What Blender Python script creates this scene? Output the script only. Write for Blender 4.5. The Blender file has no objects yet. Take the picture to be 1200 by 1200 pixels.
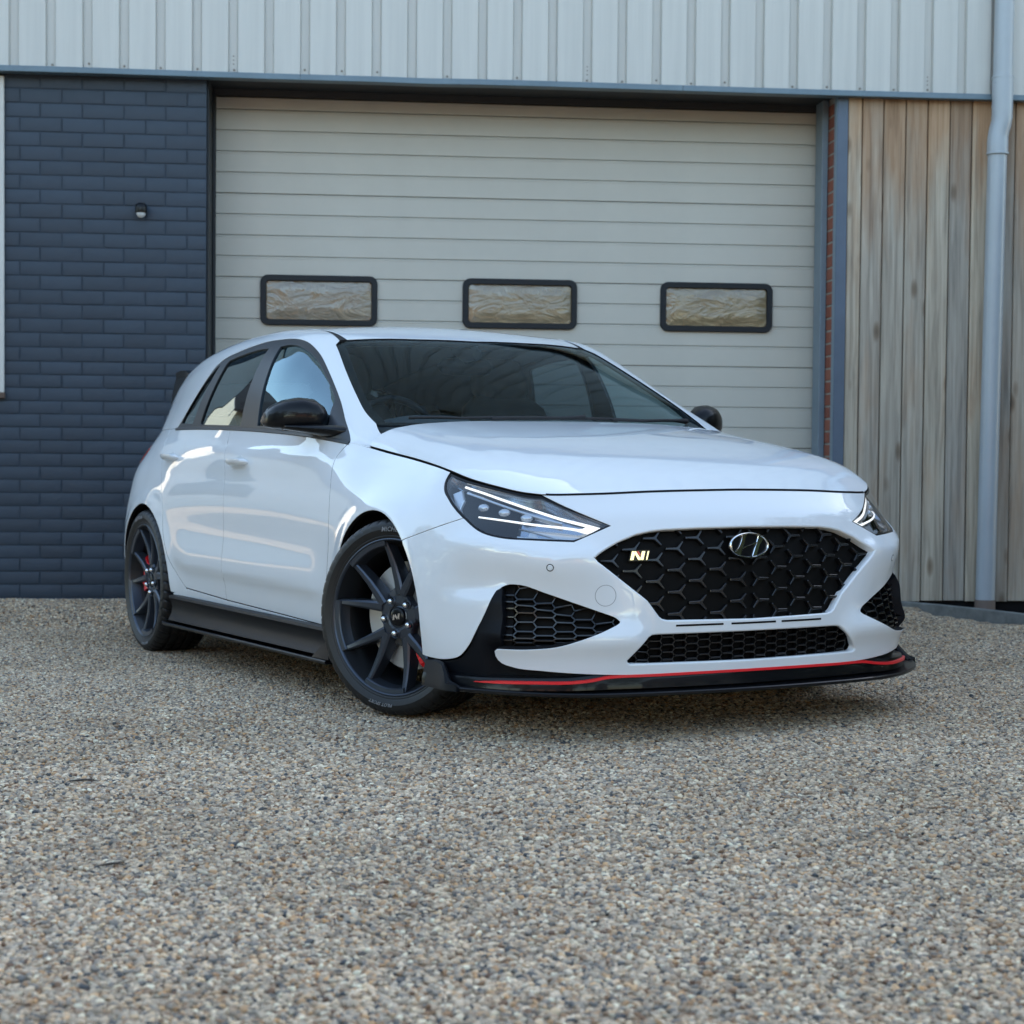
import bpy, bmesh, math, random
import numpy as np
from math import sin, cos, pi, radians, atan2, hypot, tan
from mathutils import Vector, Matrix
from mathutils.geometry import delaunay_2d_cdt
random.seed(7); rng = np.random.default_rng(7)
sc = bpy.context.scene
COL = sc.collection

# ------------------------------------------------------------------ camera
CAM_Z = 0.86216
cam = bpy.data.cameras.new('camera'); cam_o = bpy.data.objects.new('camera', cam); COL.objects.link(cam_o)
cam.sensor_width = 36; cam.lens = 36*2150/1200
cam.clip_start = .05; cam.clip_end = 400
cam_o.matrix_world = Matrix.Translation((0, 0, CAM_Z)) @ Matrix.Rotation(pi/2 - 0.0332952, 4, 'X') @ Matrix.Rotation(0.0049468, 4, 'Z')
cam.dof.use_dof = True; cam.dof.focus_distance = 5.75; cam.dof.aperture_fstop = 6.0
sc.camera = cam_o

# ------------------------------------------------------------------ daylight: clear sky, sun behind the building (the yard lies in its shade)
SUN_EL, SUN_AZ = radians(31), radians(28)         # azimuth measured from +Y (behind the building) towards +X
world = bpy.data.worlds.new('World'); sc.world = world; world.use_nodes = True
wn = world.node_tree.nodes; wl = world.node_tree.links
sky = wn.new('ShaderNodeTexSky'); sky.sky_type = 'NISHITA'; sky.sun_disc = False
sky.sun_elevation = SUN_EL; sky.sun_rotation = SUN_AZ
sky.air_density = 1.0; sky.dust_density = 1.2; sky.ozone_density = .7
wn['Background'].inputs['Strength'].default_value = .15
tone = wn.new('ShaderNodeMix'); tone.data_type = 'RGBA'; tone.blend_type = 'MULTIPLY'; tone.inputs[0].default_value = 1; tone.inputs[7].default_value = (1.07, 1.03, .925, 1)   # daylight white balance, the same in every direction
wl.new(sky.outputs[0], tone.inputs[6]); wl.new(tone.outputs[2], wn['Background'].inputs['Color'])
sun = bpy.data.lights.new('sun', 'SUN'); sun.energy = 2.6; sun.angle = radians(.53); sun.color = (1, .94, .84)
sun_o = bpy.data.objects.new('sun', sun); COL.objects.link(sun_o)
sdir = Vector((sin(SUN_AZ)*cos(SUN_EL), cos(SUN_AZ)*cos(SUN_EL), sin(SUN_EL)))
sun_o.rotation_euler = sdir.to_track_quat('Z', 'Y').to_euler(); sun_o.location = sdir*60
sc.view_settings.view_transform = 'Standard'; sc.view_settings.look = 'None'
sc.view_settings.exposure = 2.12; sc.view_settings.gamma = 1; sc.view_settings.use_curve_mapping = False
sc.cycles.max_bounces = 10; sc.cycles.transparent_max_bounces = 16; sc.cycles.use_denoising = True
sc.cycles.caustics_reflective = False; sc.cycles.caustics_refractive = False

# ------------------------------------------------------------------ helpers
def tag(o, label=None, cat=None, group=None, kind=None):
    if label: o['label'] = label
    if cat: o['category'] = cat
    if group: o['group'] = group
    if kind: o['kind'] = kind
    return o
def empty(name, loc=(0, 0, 0), rot=(0, 0, 0), parent=None):
    o = bpy.data.objects.new(name, None); COL.objects.link(o); o.location = loc; o.rotation_euler = rot
    o.empty_display_size = .1
    if parent: o.parent = parent
    return o
def link(name, me, mat, parent=None):
    o = bpy.data.objects.new(name, me); COL.objects.link(o)
    if mat is not None and not me.materials: me.materials.append(mat)
    if parent: o.parent = parent
    return o
def mesh(verts, faces, smooth=False, normals=None):
    me = bpy.data.meshes.new('m'); me.from_pydata([tuple(map(float, v)) for v in verts], [], [tuple(map(int, f)) for f in faces])
    me.update()
    if smooth: me.shade_smooth()
    if normals is not None:
        me.shade_smooth(); me.normals_split_custom_set_from_vertices([tuple(map(float, n)) for n in normals])
    return me
class MB:
    """collects simple solids into one mesh"""
    def __init__(s): s.v = []; s.f = []
    def add(s, V, F):
        k = len(s.v); s.v += [tuple(map(float, a)) for a in V]; s.f += [tuple(int(i) + k for i in f) for f in F]; return s
    def box(s, x0, x1, y0, y1, z0, z1):
        return s.add([(x0,y0,z0),(x1,y0,z0),(x1,y1,z0),(x0,y1,z0),(x0,y0,z1),(x1,y0,z1),(x1,y1,z1),(x0,y1,z1)],
                     [(0,3,2,1),(4,5,6,7),(0,1,5,4),(1,2,6,5),(2,3,7,6),(3,0,4,7)])
    def rings(s, R, closed=True, caps=True):
        n = len(R[0]); V = [p for r in R for p in r]; F = []
        for i in range(len(R) - 1):
            for j in range(n if closed else n - 1):
                a, b = i*n + j, i*n + (j + 1) % n
                F.append((a, b, b + n, a + n))
        if caps and closed: F.append(tuple(range(n))[::-1]); F.append(tuple(range((len(R)-1)*n, len(R)*n)))
        return s.add(V, F)
    def lathe(s, prof, seg=48, axis='y', c=(0, 0, 0), caps=False):
        R = []
        for k in range(seg):
            a = 2*pi*k/seg; r = []
            for (rad, h) in prof:
                if axis == 'y': r.append((c[0] + rad*cos(a), c[1] + h, c[2] + rad*sin(a)))
                elif axis == 'z': r.append((c[0] + rad*cos(a), c[1] + rad*sin(a), c[2] + h))
                else: r.append((c[0] + h, c[1] + rad*cos(a), c[2] + rad*sin(a)))
            R.append(r)
        n = len(prof); V = [p for r in R for p in r]; F = []
        for i in range(seg):
            for j in range(n - 1):
                a, b = i*n + j, ((i + 1) % seg)*n + j
                F.append((a, b, b + 1, a + 1))
        return s.add(V, F)
    def tube(s, pts, r, seg=10, caps=True):
        P = [Vector(p) for p in pts]; R = []
        for i, p in enumerate(P):
            d = (P[min(i+1, len(P)-1)] - P[max(i-1, 0)]).normalized()
            up = Vector((0, 0, 1)) if abs(d.z) < .9 else Vector((1, 0, 0))
            a = d.cross(up).normalized(); b = a.cross(d)
            rr = r[i] if isinstance(r, (list, tuple)) else r
            R.append([p + a*cos(2*pi*k/seg)*rr + b*sin(2*pi*k/seg)*rr for k in range(seg)])
        return s.rings(R, True, caps)
    def me(s, smooth=False, angle=None, bevel=0, seg=1):
        me = mesh(s.v, s.f); bm = bmesh.new(); bm.from_mesh(me)
        bmesh.ops.recalc_face_normals(bm, faces=bm.faces)
        if bevel:
            e = [e for e in bm.edges if len(e.link_faces) == 2 and e.calc_face_angle(0) > radians(30)]
            bmesh.ops.bevel(bm, geom=e, offset=bevel, segments=seg, profile=.6, affect='EDGES', clamp_overlap=True)
        bm.to_mesh(me); bm.free()
        if smooth or angle is not None:
            me.shade_smooth()
            if angle is not None: me.set_sharp_from_angle(angle=radians(angle))
        return me

# ------------------------------------------------------------------ materials
def mat(name, col, rough=.5, metal=0, coat=0, coatr=.03, spec=.5, emit=None, estr=0):
    m = bpy.data.materials.new(name); m.use_nodes = True; b = m.node_tree.nodes['Principled BSDF']
    b.inputs['Base Color'].default_value = (*col, 1); b.inputs['Roughness'].default_value = rough
    b.inputs['Metallic'].default_value = metal; b.inputs['Coat Weight'].default_value = coat
    b.inputs['Coat Roughness'].default_value = coatr; b.inputs['Specular IOR Level'].default_value = spec
    if emit: b.inputs['Emission Color'].default_value = (*emit, 1); b.inputs['Emission Strength'].default_value = estr
    return m
def nodes(m): return m.node_tree.nodes, m.node_tree.links, m.node_tree.nodes['Principled BSDF']
def noise(n, l, scale, detail=4, rough=.55, coord=None, vec=None, dist=0):
    t = n.new('ShaderNodeTexNoise'); t.inputs['Scale'].default_value = scale; t.inputs['Detail'].default_value = detail
    t.inputs['Roughness'].default_value = rough; t.inputs['Distortion'].default_value = dist
    if vec is not None: l.new(vec, t.inputs['Vector'])
    return t
def ramp(n, l, fac, stops):
    r = n.new('ShaderNodeValToRGB'); e = r.color_ramp.elements
    while len(e) < len(stops): e.new(.5)
    for k, (p, c) in enumerate(stops): e[k].position = p; e[k].color = (*c, 1) if len(c) == 3 else c
    l.new(fac, r.inputs[0]); return r
def mapping(n, l, scale, kind='Object', rot=(0, 0, 0), loc=None):
    tc = n.new('ShaderNodeTexCoord'); mp = n.new('ShaderNodeMapping'); mp.inputs['Scale'].default_value = scale
    mp.inputs['Rotation'].default_value = rot
    l.new(tc.outputs[kind], mp.inputs['Vector'])
    if loc is not None: l.new(loc, mp.inputs['Location'])
    return mp.outputs[0]
def bump(n, l, b, height, strength=.3, dist=.01):
    u = n.new('ShaderNodeBump'); u.inputs['Strength'].default_value = strength; u.inputs['Distance'].default_value = dist
    l.new(height, u.inputs['Height']); l.new(u.outputs[0], b.inputs['Normal']); return u
def mixc(n, l, fac, a, b, mode='MIX'):
    m = n.new('ShaderNodeMix'); m.data_type = 'RGBA'; m.blend_type = mode
    for s, v in ((m.inputs[0], fac), (m.inputs[6], a), (m.inputs[7], b)):
        if isinstance(v, (int, float)): s.default_value = v
        elif isinstance(v, tuple): s.default_value = (*v, 1) if len(v) == 3 else v
        else: l.new(v, s)
    return m.outputs[2]
def grimy(m, col, amt=.12, scale=3.0, rough=None, bmp=0):
    """slight patchy tone and gloss variation so that nothing is perfectly flat"""
    n, l, b = nodes(m); v = mapping(n, l, (1, 1, 1))
    a = noise(n, l, scale, 6, .65, vec=v); c = tuple(x*(1 - amt) for x in col); d = tuple(min(1, x*(1 + amt)) for x in col)
    r = ramp(n, l, a.outputs[0], [(.3, c), (.7, d)]); l.new(r.outputs[0], b.inputs['Base Color'])
    if rough:
        q = n.new('ShaderNodeMapRange'); q.inputs[3].default_value = rough[0]; q.inputs[4].default_value = rough[1]
        l.new(a.outputs[0], q.inputs[0]); l.new(q.outputs[0], b.inputs['Roughness'])
    if bmp:
        f = noise(n, l, scale*40, 3, vec=v); bump(n, l, b, f.outputs[0], bmp, .002)
    return m
def glass(name, tint, ior=1.5, rough=0.0, refl=(1, 1, 1)):
    m = bpy.data.materials.new(name); m.use_nodes = True; n = m.node_tree.nodes; l = m.node_tree.links
    n.remove(n['Principled BSDF']); out = n['Material Output']
    t = n.new('ShaderNodeBsdfTransparent'); t.inputs[0].default_value = (*tint, 1)
    g = n.new('ShaderNodeBsdfGlossy'); g.inputs['Roughness'].default_value = rough; g.inputs[0].default_value = (*refl, 1)
    f = n.new('ShaderNodeFresnel'); f.inputs[0].default_value = ior
    geo = n.new('ShaderNodeNewGeometry'); mul = n.new('ShaderNodeMath'); mul.operation = 'MULTIPLY'   # reflect on the outer face only
    inv = n.new('ShaderNodeMath'); inv.operation = 'SUBTRACT'; inv.inputs[0].default_value = 1; l.new(geo.outputs['Backfacing'], inv.inputs[1])
    l.new(f.outputs[0], mul.inputs[0]); l.new(inv.outputs[0], mul.inputs[1])
    x = n.new('ShaderNodeMixShader'); l.new(mul.outputs[0], x.inputs[0]); l.new(t.outputs[0], x.inputs[1]); l.new(g.outputs[0], x.inputs[2])
    l.new(x.outputs[0], out.inputs[0]); return m
M = {}
M['paint'] = mat('white_paint', (.755, .775, .785), .5, 0, 1.0, .004, .0); M['paint'].node_tree.nodes['Principled BSDF'].inputs['Coat IOR'].default_value = 1.75
M['gloss'] = mat('black_gloss', (.004, .0045, .006), .35, 0, .42, .04, .12); M['gloss'].node_tree.nodes['Principled BSDF'].inputs['Coat IOR'].default_value = 1.38
M['satin'] = grimy(mat('black_satin_plastic', (.006, .007, .0095), .45, spec=.13), (.006, .007, .0095), .15, 6)
M['matte'] = mat('black_matte', (.012, .012, .013), .7)
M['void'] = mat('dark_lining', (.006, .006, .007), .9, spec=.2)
M['frame'] = mat('window_frame_black', (.013, .0165, .022), .4)
M['grille'] = mat('grille_plastic', (.007, .007, .008), .25, spec=.6)
M['plate'] = mat('grille_back_plate', (.0045, .0042, .004), .65, spec=.12)
M['rubber'] = grimy(mat('tyre_rubber', (.008, .008, .0088), .5), (.008, .008, .0088), .25, 9)
M['rim'] = mat('satin_dark_alloy', (.066, .077, .097), .30, .65); M['barrel'] = mat('dark_rim_barrel', (.010, .011, .013), .4)
M['steel'] = mat('brake_steel', (.78, .78, .76), .38, .75)
M['hat'] = mat('disc_hat_grey', (.12, .12, .12), .5, .5)
M['chrome'] = mat('chrome', (.80, .80, .80), .06, 1)
M['red'] = mat('caliper_red', (.80, .015, .02), .35, 0, .6)
M['stripe'] = mat('red_stripe', (.80, .008, .016), .4, 0, .3)
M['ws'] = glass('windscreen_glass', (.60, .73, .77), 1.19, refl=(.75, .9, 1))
M['gl'] = glass('side_glass', (.36, .44, .47), 2.4, refl=(.66, .90, 1))  # blue of the mirrored sky put into the reflection colour, rear glass likewise
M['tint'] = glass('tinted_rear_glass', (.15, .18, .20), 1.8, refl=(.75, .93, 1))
M['lens'] = glass('lamp_lens', (.90, .93, .96), 1.75)
M['drl'] = mat('daylight_strip', (.9, .9, .85), .4, emit=(1, .96, .88), estr=.24)
M['tail'] = mat('tail_lamp_red', (.30, .01, .012), .12, 0, 1)
M['cloth'] = grimy(mat('seat_cloth', (.018, .018, .02), .85), (.018, .018, .02), .3, 25)
M['dash'] = mat('dashboard_grey', (.03, .034, .04), .6)
M['lampin'] = mat('lamp_interior', (.36, .41, .48), .12, .8)
M['bezel'] = mat('lamp_bezel', (.55, .58, .62), .22, .45)
M['orange'] = mat('orange_reflector', (.7, .18, .02), .3)
# ---- smooth master surfaces of the car body (metres, x forward from the front axle, y left, z up)
def spl(xs, ys):
    """cubic Hermite through knots, one-sided tangents limited for smoothness; vectorised, ys may be multi-dim"""
    xs = np.asarray(xs, float); ys = np.asarray(ys, float)
    h = np.diff(xs); sl = np.diff(ys, axis=0) / h.reshape((-1,) + (1,) * (ys.ndim - 1))
    m = np.zeros_like(ys)
    for i in range(1, len(xs) - 1):
        m[i] = (sl[i - 1] * h[i] + sl[i] * h[i - 1]) / (h[i] + h[i - 1])
    m[0] = 1.5 * sl[0] - .5 * m[1]; m[-1] = 1.5 * sl[-1] - .5 * m[-2]
    def f(x):
        x = np.asarray(x, float); sh = x.shape; x = x.ravel()
        i = np.clip(np.searchsorted(xs, x) - 1, 0, len(xs) - 2)
        t = (x - xs[i]) / h[i]
        ext = (-1,) + (1,) * (ys.ndim - 1)
        tc = np.clip(t, 0, 1)
        a = tc.reshape(ext); H = h[i].reshape(ext)
        r = (2*a**3-3*a**2+1)*ys[i] + (a**3-2*a**2+a)*H*m[i] + (-2*a**3+3*a**2)*ys[i+1] + (a**3-a**2)*H*m[i+1]
        lo = (t < 0).reshape(ext); hi = (t > 1).reshape(ext)
        r = np.where(lo, ys[0] + m[0]*(x - xs[0]).reshape(ext), r)
        r = np.where(hi, ys[-1] + m[-1]*(x - xs[-1]).reshape(ext), r)
        return r.reshape(sh + ys.shape[1:])
    return f

def sstep(a, b, x):
    t = np.clip((x - a) / (b - a), 0, 1); return t*t*(3 - 2*t)

# plan outline of the car at its widest height, from the tail centre round the right side (y<0 here taken positive) to the nose
_C = np.array([(-3.40,0),(-3.395,.25),(-3.37,.5),(-3.30,.68),(-3.19,.79),(-3.05,.845),(-2.88,.878),(-2.65,.893),(-2.35,.895),
 (-2.0,.89),(-1.6,.888),(-1.2,.888),(-.8,.888),(-.4,.89),(-.15,.895),(0,.897),(.2,.896),(.33,.887),(.45,.862),(.57,.812),(.67,.735),(.745,.64),
 (.795,.535),(.826,.42),(.848,.28),(.862,.13),(.866,0)])
_k = np.r_[0, np.cumsum(np.hypot(*np.diff(_C, axis=0).T))]
# symmetric ends
_Cm = np.vstack([_C[1:3][::-1]*[1,-1], _C, _C[-3:-1][::-1]*[1,-1]])
_km = np.r_[-_k[1:3][::-1], _k, 2*_k[-1]-_k[-3:-1][::-1]]
_f = spl(_km, _Cm)
_d = np.linspace(0, _k[-1], 1600); _PLp = _f(_d)
_PLs = np.r_[0, np.cumsum(np.hypot(*np.diff(_PLp, axis=0).T))]
_i0 = np.argmin(abs(_PLp[:,0]) + 9*(_PLp[:,1] < .5))
_PLs = _PLs - _PLs[_i0]
S0, S1 = _PLs[0], _PLs[-1]           # tail centre, nose centre
_t = np.gradient(_PLp, _PLs, axis=0); _PLn = np.stack([_t[:,1], -_t[:,0]], 1)*-1  # outward (towards +y side)
_PLn = np.stack([-_t[:,1], _t[:,0]], 1)
def plan(s):
    return np.stack([np.interp(s, _PLs, _PLp[:,0]), np.interp(s, _PLs, _PLp[:,1])], -1), np.stack([np.interp(s, _PLs, _PLn[:,0]), np.interp(s, _PLs, _PLn[:,1])], -1)
def s_at_x(x):                   # along the side only
    m = _PLp[:,1] > .3
    return np.interp(x, _PLp[m,0], _PLs[m])
# smooth the sampled normals
for _ in range(30):
    _PLn[1:-1] = (_PLn[:-2] + 2*_PLn[1:-1] + _PLn[2:])/4
_PLn /= np.hypot(_PLn[:,0], _PLn[:,1])[:,None]

# stations: (s, ztop, inset d at v = 0,.12,.3,.5,.66,.8,.91,1)
VK = np.array([0,.12,.3,.5,.66,.8,.91,1.])
_ST = [
 (S0,      1.00, [.06,.03,-.01,-.005,.02,.05,.09,.12]),
 (S0+.55,  1.00, [.06,.03,-.01,-.005,.02,.05,.09,.125]),
 (s_at_x(-3.25), 1.005, [.05,.018,-.012,-.008,.022,.06,.125,.185]),
 (s_at_x(-3.0), 1.01, [.045,.018,-.008,-.012,.010,.045,.108,.160]),
 (s_at_x(-2.65),1.01, [.045,.022,.004,.0,.008,.035,.078,.117]),
 (s_at_x(-2.25),1.006,[.05,.026,.010,.004,.004,.022,.055,.083]),
 (s_at_x(-1.8), .993, [.055,.032,.012,.006,.003,.015,.042,.066]),
 (s_at_x(-1.2), .966, [.058,.034,.012,.006,.002,.012,.036,.057]),
 (s_at_x(-.7),  .932, [.056,.032,.012,.005,.002,.013,.039,.062]),
 (s_at_x(-.33), .892, [.050,.027,.010,.003,.002,.017,.053,.085]),
 (s_at_x(-.15), .862, [.045,.022,.008,.001,.003,.021,.068,.112]),
 (s_at_x(.06),  .835, [.040,.018,.006,.000,.003,.024,.072,.120]),
 (s_at_x(.2),   .816, [.035,.015,.005,.000,.004,.027,.073,.118]),
 (s_at_x(.33),  .797, [.028,.012,.003,.000,.007,.032,.071,.108]),
 (s_at_x(.45),  .770, [.022,.008,.001,.001,.012,.038,.072,.105]),
 (s_at_x(.57),  .748, [.018,.006,.000,.002,.015,.043,.075,.105]),
 (s_at_x(.70),  .722, [.015,.005,.000,.003,.016,.043,.075,.105]),
 (s_at_x(.80),  .720, [.013,.004,.000,.003,.013,.037,.069,.100]),
 (S1-.30,  .727, [.012,.004,.000,.000,.008,.031,.062,.095]),
 (S1,      .731, [.012,.004,.000,.000,.008,.030,.060,.093]),
]
ZB = .15
_ss = np.array([a[0] for a in _ST])
_zt = spl(_ss, [a[1] for a in _ST])
_dd = spl(_ss, [a[2] for a in _ST])
ztop = _zt
def _fold(s):
    s = np.asarray(s, float); sg = np.ones_like(s)
    m = s > S1; s = np.where(m, 2*S1 - s, s); sg = np.where(m, -1., sg)
    m = s < S0; s = np.where(m, 2*S0 - s, s); sg = np.where(m, -sg, sg)
    return s, sg
RELIEF = []                      # functions (s, z) -> outward metres
def inset(s, z):
    zt = _zt(s); v = (z - ZB)/(zt - ZB)
    D = _dd(s)                   # (...,8)
    h = np.diff(VK)
    m = np.zeros_like(D); sl = np.diff(D, axis=-1)/h
    for i in range(1, 7):
        m[..., i] = (sl[..., i-1]*h[i] + sl[..., i]*h[i-1])/(h[i]+h[i-1])
    m[..., 0] = 1.5*sl[..., 0] - .5*m[..., 1]; m[..., 7] = 1.5*sl[..., 6] - .5*m[..., 6]
    i = np.clip(np.searchsorted(VK, v.ravel()).reshape(v.shape) - 1, 0, 6)
    t = (v - VK[i])/h[i]; tc = np.clip(t, -.6, 1.5); H = h[i]
    g = lambda A, j: np.take_along_axis(A, j[..., None], -1)[..., 0]
    y0, y1, m0, m1 = g(D, i), g(D, i+1), g(m, i), g(m, i+1)
    tt = np.clip(t, 0, 1)
    r = (2*tt**3-3*tt**2+1)*y0 + (tt**3-2*tt**2+tt)*H*m0 + (-2*tt**3+3*tt**2)*y1 + (tt**3-tt**2)*H*m1
    r = r + np.where(t < 0, t*H*m0, 0) + np.where(t > 1, (t-1)*H*m1, 0)
    return r
def B(s, z):
    """lower body: s along the plan outline (0 at the front axle), z height; y comes out negative (right side) for s<S1"""
    s = np.asarray(s, float); z = np.asarray(z, float)
    s, z = np.broadcast_arrays(s, z)
    f, sg = _fold(s)
    p, n = plan(f)
    d = inset(f, z)
    for R in RELIEF: d = d - R(f, z)
    return np.stack([p[..., 0] - n[..., 0]*d, -sg*(p[..., 1] - n[..., 1]*d), z], -1)

# ---- greenhouse: sections across the car, x from the cowl to the tail, t = 0 belt ... 1 centre line
TU = np.array([0,.22,.42,.54,.62,.72,.86,1.])
# x, belt(y,z), side(y,z), DLO top(y,z), shoulder(y,z), rail(y,z), inner(y,z), (y,z), centre z
_UST = [
 (-3.29, (.50,.99),(.49,.992),(.47,.994),(.44,.996),(.40,.998),(.30,1.0),(.15,1.001), 1.001),
 (-3.21, (.59,.998),(.565,1.035),(.535,1.075),(.50,1.10),(.455,1.117),(.35,1.132),(.18,1.142), 1.145),
 (-3.08, (.665,1.00),(.628,1.09),(.587,1.175),(.55,1.215),(.505,1.236),(.39,1.255),(.20,1.270), 1.276),
 (-2.9, (.718,1.008),(.678,1.115),(.632,1.213),(.59,1.266),(.54,1.290),(.42,1.310),(.21,1.326), 1.331),
 (-2.6, (.768,1.012),(.728,1.140),(.677,1.253),(.630,1.311),(.57,1.336),(.43,1.356),(.22,1.373), 1.379),
 (-2.2, (.812,1.004),(.772,1.155),(.712,1.283),(.657,1.346),(.595,1.372),(.44,1.391),(.22,1.408), 1.413),
 (-1.8, (.824,.993),(.785,1.155),(.720,1.297),(.664,1.360),(.602,1.386),(.44,1.402),(.22,1.416), 1.420),
 (-1.45,(.829,.979),(.790,1.150),(.720,1.293),(.662,1.352),(.602,1.376),(.44,1.391),(.22,1.405), 1.410),
 (-1.2, (.831,.966),(.791,1.125),(.720,1.262),(.660,1.315),(.595,1.337),(.44,1.352),(.22,1.364), 1.368),
 (-1.05,(.831,.956),(.791,1.094),(.722,1.212),(.667,1.256),(.605,1.276),(.44,1.307),(.22,1.323), 1.329),
 (-.85, (.829,.942),(.796,1.045),(.735,1.128),(.690,1.161),(.635,1.180),(.45,1.222),(.22,1.243), 1.249),
 (-.65, (.824,.926),(.802,.995),(.754,1.043),(.716,1.063),(.672,1.078),(.47,1.122),(.23,1.144), 1.151),
 (-.5,  (.815,.910),(.803,.950),(.770,.977),(.740,.990),(.70,.998),(.49,1.036),(.24,1.058), 1.065),
 (-.22, (.76,.865),(.757,.872),(.745,.882),(.728,.890),(.70,.900),(.50,.930),(.25,.950), .960),
 (-.35, (.800,.893),(.79,.905),(.770,.916),(.745,.924),(.71,.930),(.50,.951),(.25,.969), .974),
]
_UST = sorted(_UST, key=lambda a: a[0])
def _belt(q):
    x = q[0]
    if x < -3.15: return q
    s = s_at_x(x)
    for _ in range(8):
        p = B(s, float(_zt(s))); s = s + (x - p[0])
    return (x, (-p[1], p[2])) + tuple(q[2:])
_UST = [_belt(q) for q in _UST]
_ux = np.array([a[0] for a in _UST])
_uy = spl(_ux, [[q[0] for q in a[1:8]] + [0.] for a in _UST])
_uz = spl(_ux, [[q[1] for q in a[1:8]] + [a[8]] for a in _UST])
def U(x, t):
    x = np.asarray(x, float); t = np.asarray(t, float); x, t = np.broadcast_arrays(x, t)
    sg = np.where(t > 1, -1., 1.); t = np.where(t > 1, 2 - t, t)
    Y = _uy(x); Z = _uz(x)
    def ev(D, sym):
        h = np.diff(TU); sl = np.diff(D, axis=-1)/h; m = np.zeros_like(D)
        for i in range(1, 7): m[..., i] = (sl[..., i-1]*h[i] + sl[..., i]*h[i-1])/(h[i]+h[i-1])
        m[..., 0] = 1.5*sl[..., 0] - .5*m[..., 1]
        m[..., 7] = 0 if sym else sl[..., 6]
        i = np.clip(np.searchsorted(TU, t.ravel()).reshape(t.shape) - 1, 0, 6)
        u = (t - TU[i])/h[i]; H = h[i]; a = np.clip(u, 0, 1)
        g = lambda A, j: np.take_along_axis(A, j[..., None], -1)[..., 0]
        y0, y1, m0, m1 = g(D, i), g(D, i+1), g(m, i), g(m, i+1)
        return (2*a**3-3*a**2+1)*y0 + (a**3-2*a**2+a)*H*m0 + (-2*a**3+3*a**2)*y1 + (a**3-a**2)*H*m1 + np.where(u < 0, u*H*m0, 0)
    return np.stack([x, -sg*ev(Y, False), ev(Z, True)], -1)

# ---- bonnet: a = 0 rear .. 1 front edge, b = 0 centre .. 1 edge
HB = np.array([0,.35,.6,.78,.9,.97,1.])
_HS = [(-.27,-.40,.985),(-.10,-.19,.957),(.06,.0,.929),(.20,.17,.901),(.34,.335,.868),(.475,.50,.830),(.60,.625,.791),(.70,.71,.757),(.785,.0,.0)]
_HK = np.array([0,.17,.33,.48,.63,.77,.88,.95,1.])
def _hrow(s, cx, cz, k):
    if k == 1:
        sk = S1 - HB*(S1 - s)
        return np.array([B(q, float(_zt(q)) + .003)*[1,-1,1] for q in sk])
    ex, ey, ez = B(s, float(_zt(s)) + .002)*[1,-1,1]
    drop = np.array([0,.035,.12,.26,.47,.76,1.]) if k < .8 else np.array([0,.06,.19,.38,.62,.85,1.])
    return np.stack([cx + (ex - cx)*HB**2.2, HB*ey, cz - (cz - ez)*drop], 1)
_HT = spl(_HK, np.array([_hrow(*q, k) for q, k in zip(_HS, _HK)]))
def Hd(a, b):
    a = np.asarray(a, float); b = np.asarray(b, float); a, b = np.broadcast_arrays(a, b)
    sg = np.sign(b) + (b == 0); bb = np.abs(b)
    D = _HT(a)                   # (...,7,3)
    h = np.diff(HB); sl = np.diff(D, axis=-2)/h[:, None]; m = np.zeros_like(D)
    for i in range(1, 6): m[..., i, :] = (sl[..., i-1, :]*h[i] + sl[..., i, :]*h[i-1])/(h[i]+h[i-1])
    m[..., 0, :] = 0; m[..., 0, 1] = D[..., 1, 1]/h[0]
    m[..., 6, :] = 1.5*sl[..., 5, :] - .5*m[..., 5, :]
    i = np.clip(np.searchsorted(HB, bb.ravel()).reshape(bb.shape) - 1, 0, 5)
    u = ((bb - HB[i])/h[i])[..., None]; H = h[i][..., None]
    g = lambda A, j: np.take_along_axis(A, j[..., None, None], -2)[..., 0, :]
    y0, y1, m0, m1 = g(D, i), g(D, i+1), g(m, i), g(m, i+1)
    r = (2*u**3-3*u**2+1)*y0 + (u**3-2*u**2+u)*H*m0 + (-2*u**3+3*u**2)*y1 + (u**3-u**2)*H*m1
    r = r.copy(); r[..., 1] *= -sg
    return r
# ---- relief of the body sides and the bumper (outward metres)
def _tri(d, up, dn):             # ridge profile: 1 on the ridge, falling over up above and dn below
    return np.where(d > 0, np.exp(-(d/up)**2), np.exp(-(d/dn)**2))
def _r_side(s, z):
    zl = np.interp(s, [-2.7, -2.0, -.53, -.3], [.50, .42, .389, .385])
    w = sstep(-2.35, -2.0, s)*(1 - sstep(-.62, -.42, s))
    r = .011*_tri(z - zl, .10, .035)*w
    zc = np.interp(s, [-3.1, -2.4, -.45, .1], [.955, .938, .846, .80])
    w2 = sstep(-3.1, -2.7, s)*(1 - sstep(-.35, .15, s))
    r = r + .006*_tri(z - zc, .02, .07)*w2
    zm = np.interp(s, [-2.4, -.45], [.82, .76])
    r = r - .006*np.exp(-((z - zm)/.05)**2)*sstep(-2.6, -2.2, s)*(1 - sstep(-.7, -.3, s))
    for cx, cz, R in ((0, .3225, .345), (-2.62, .315, .355)):       # arch flares
        d = np.hypot(s - cx, z - cz) - R
        r = r + .012*np.exp(-(np.maximum(d, 0)/.055)**2)*(d > -.2)*sstep(.20, .34, z)*(1 - sstep(.35, .55, np.abs(s - cx)))
    return r
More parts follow.
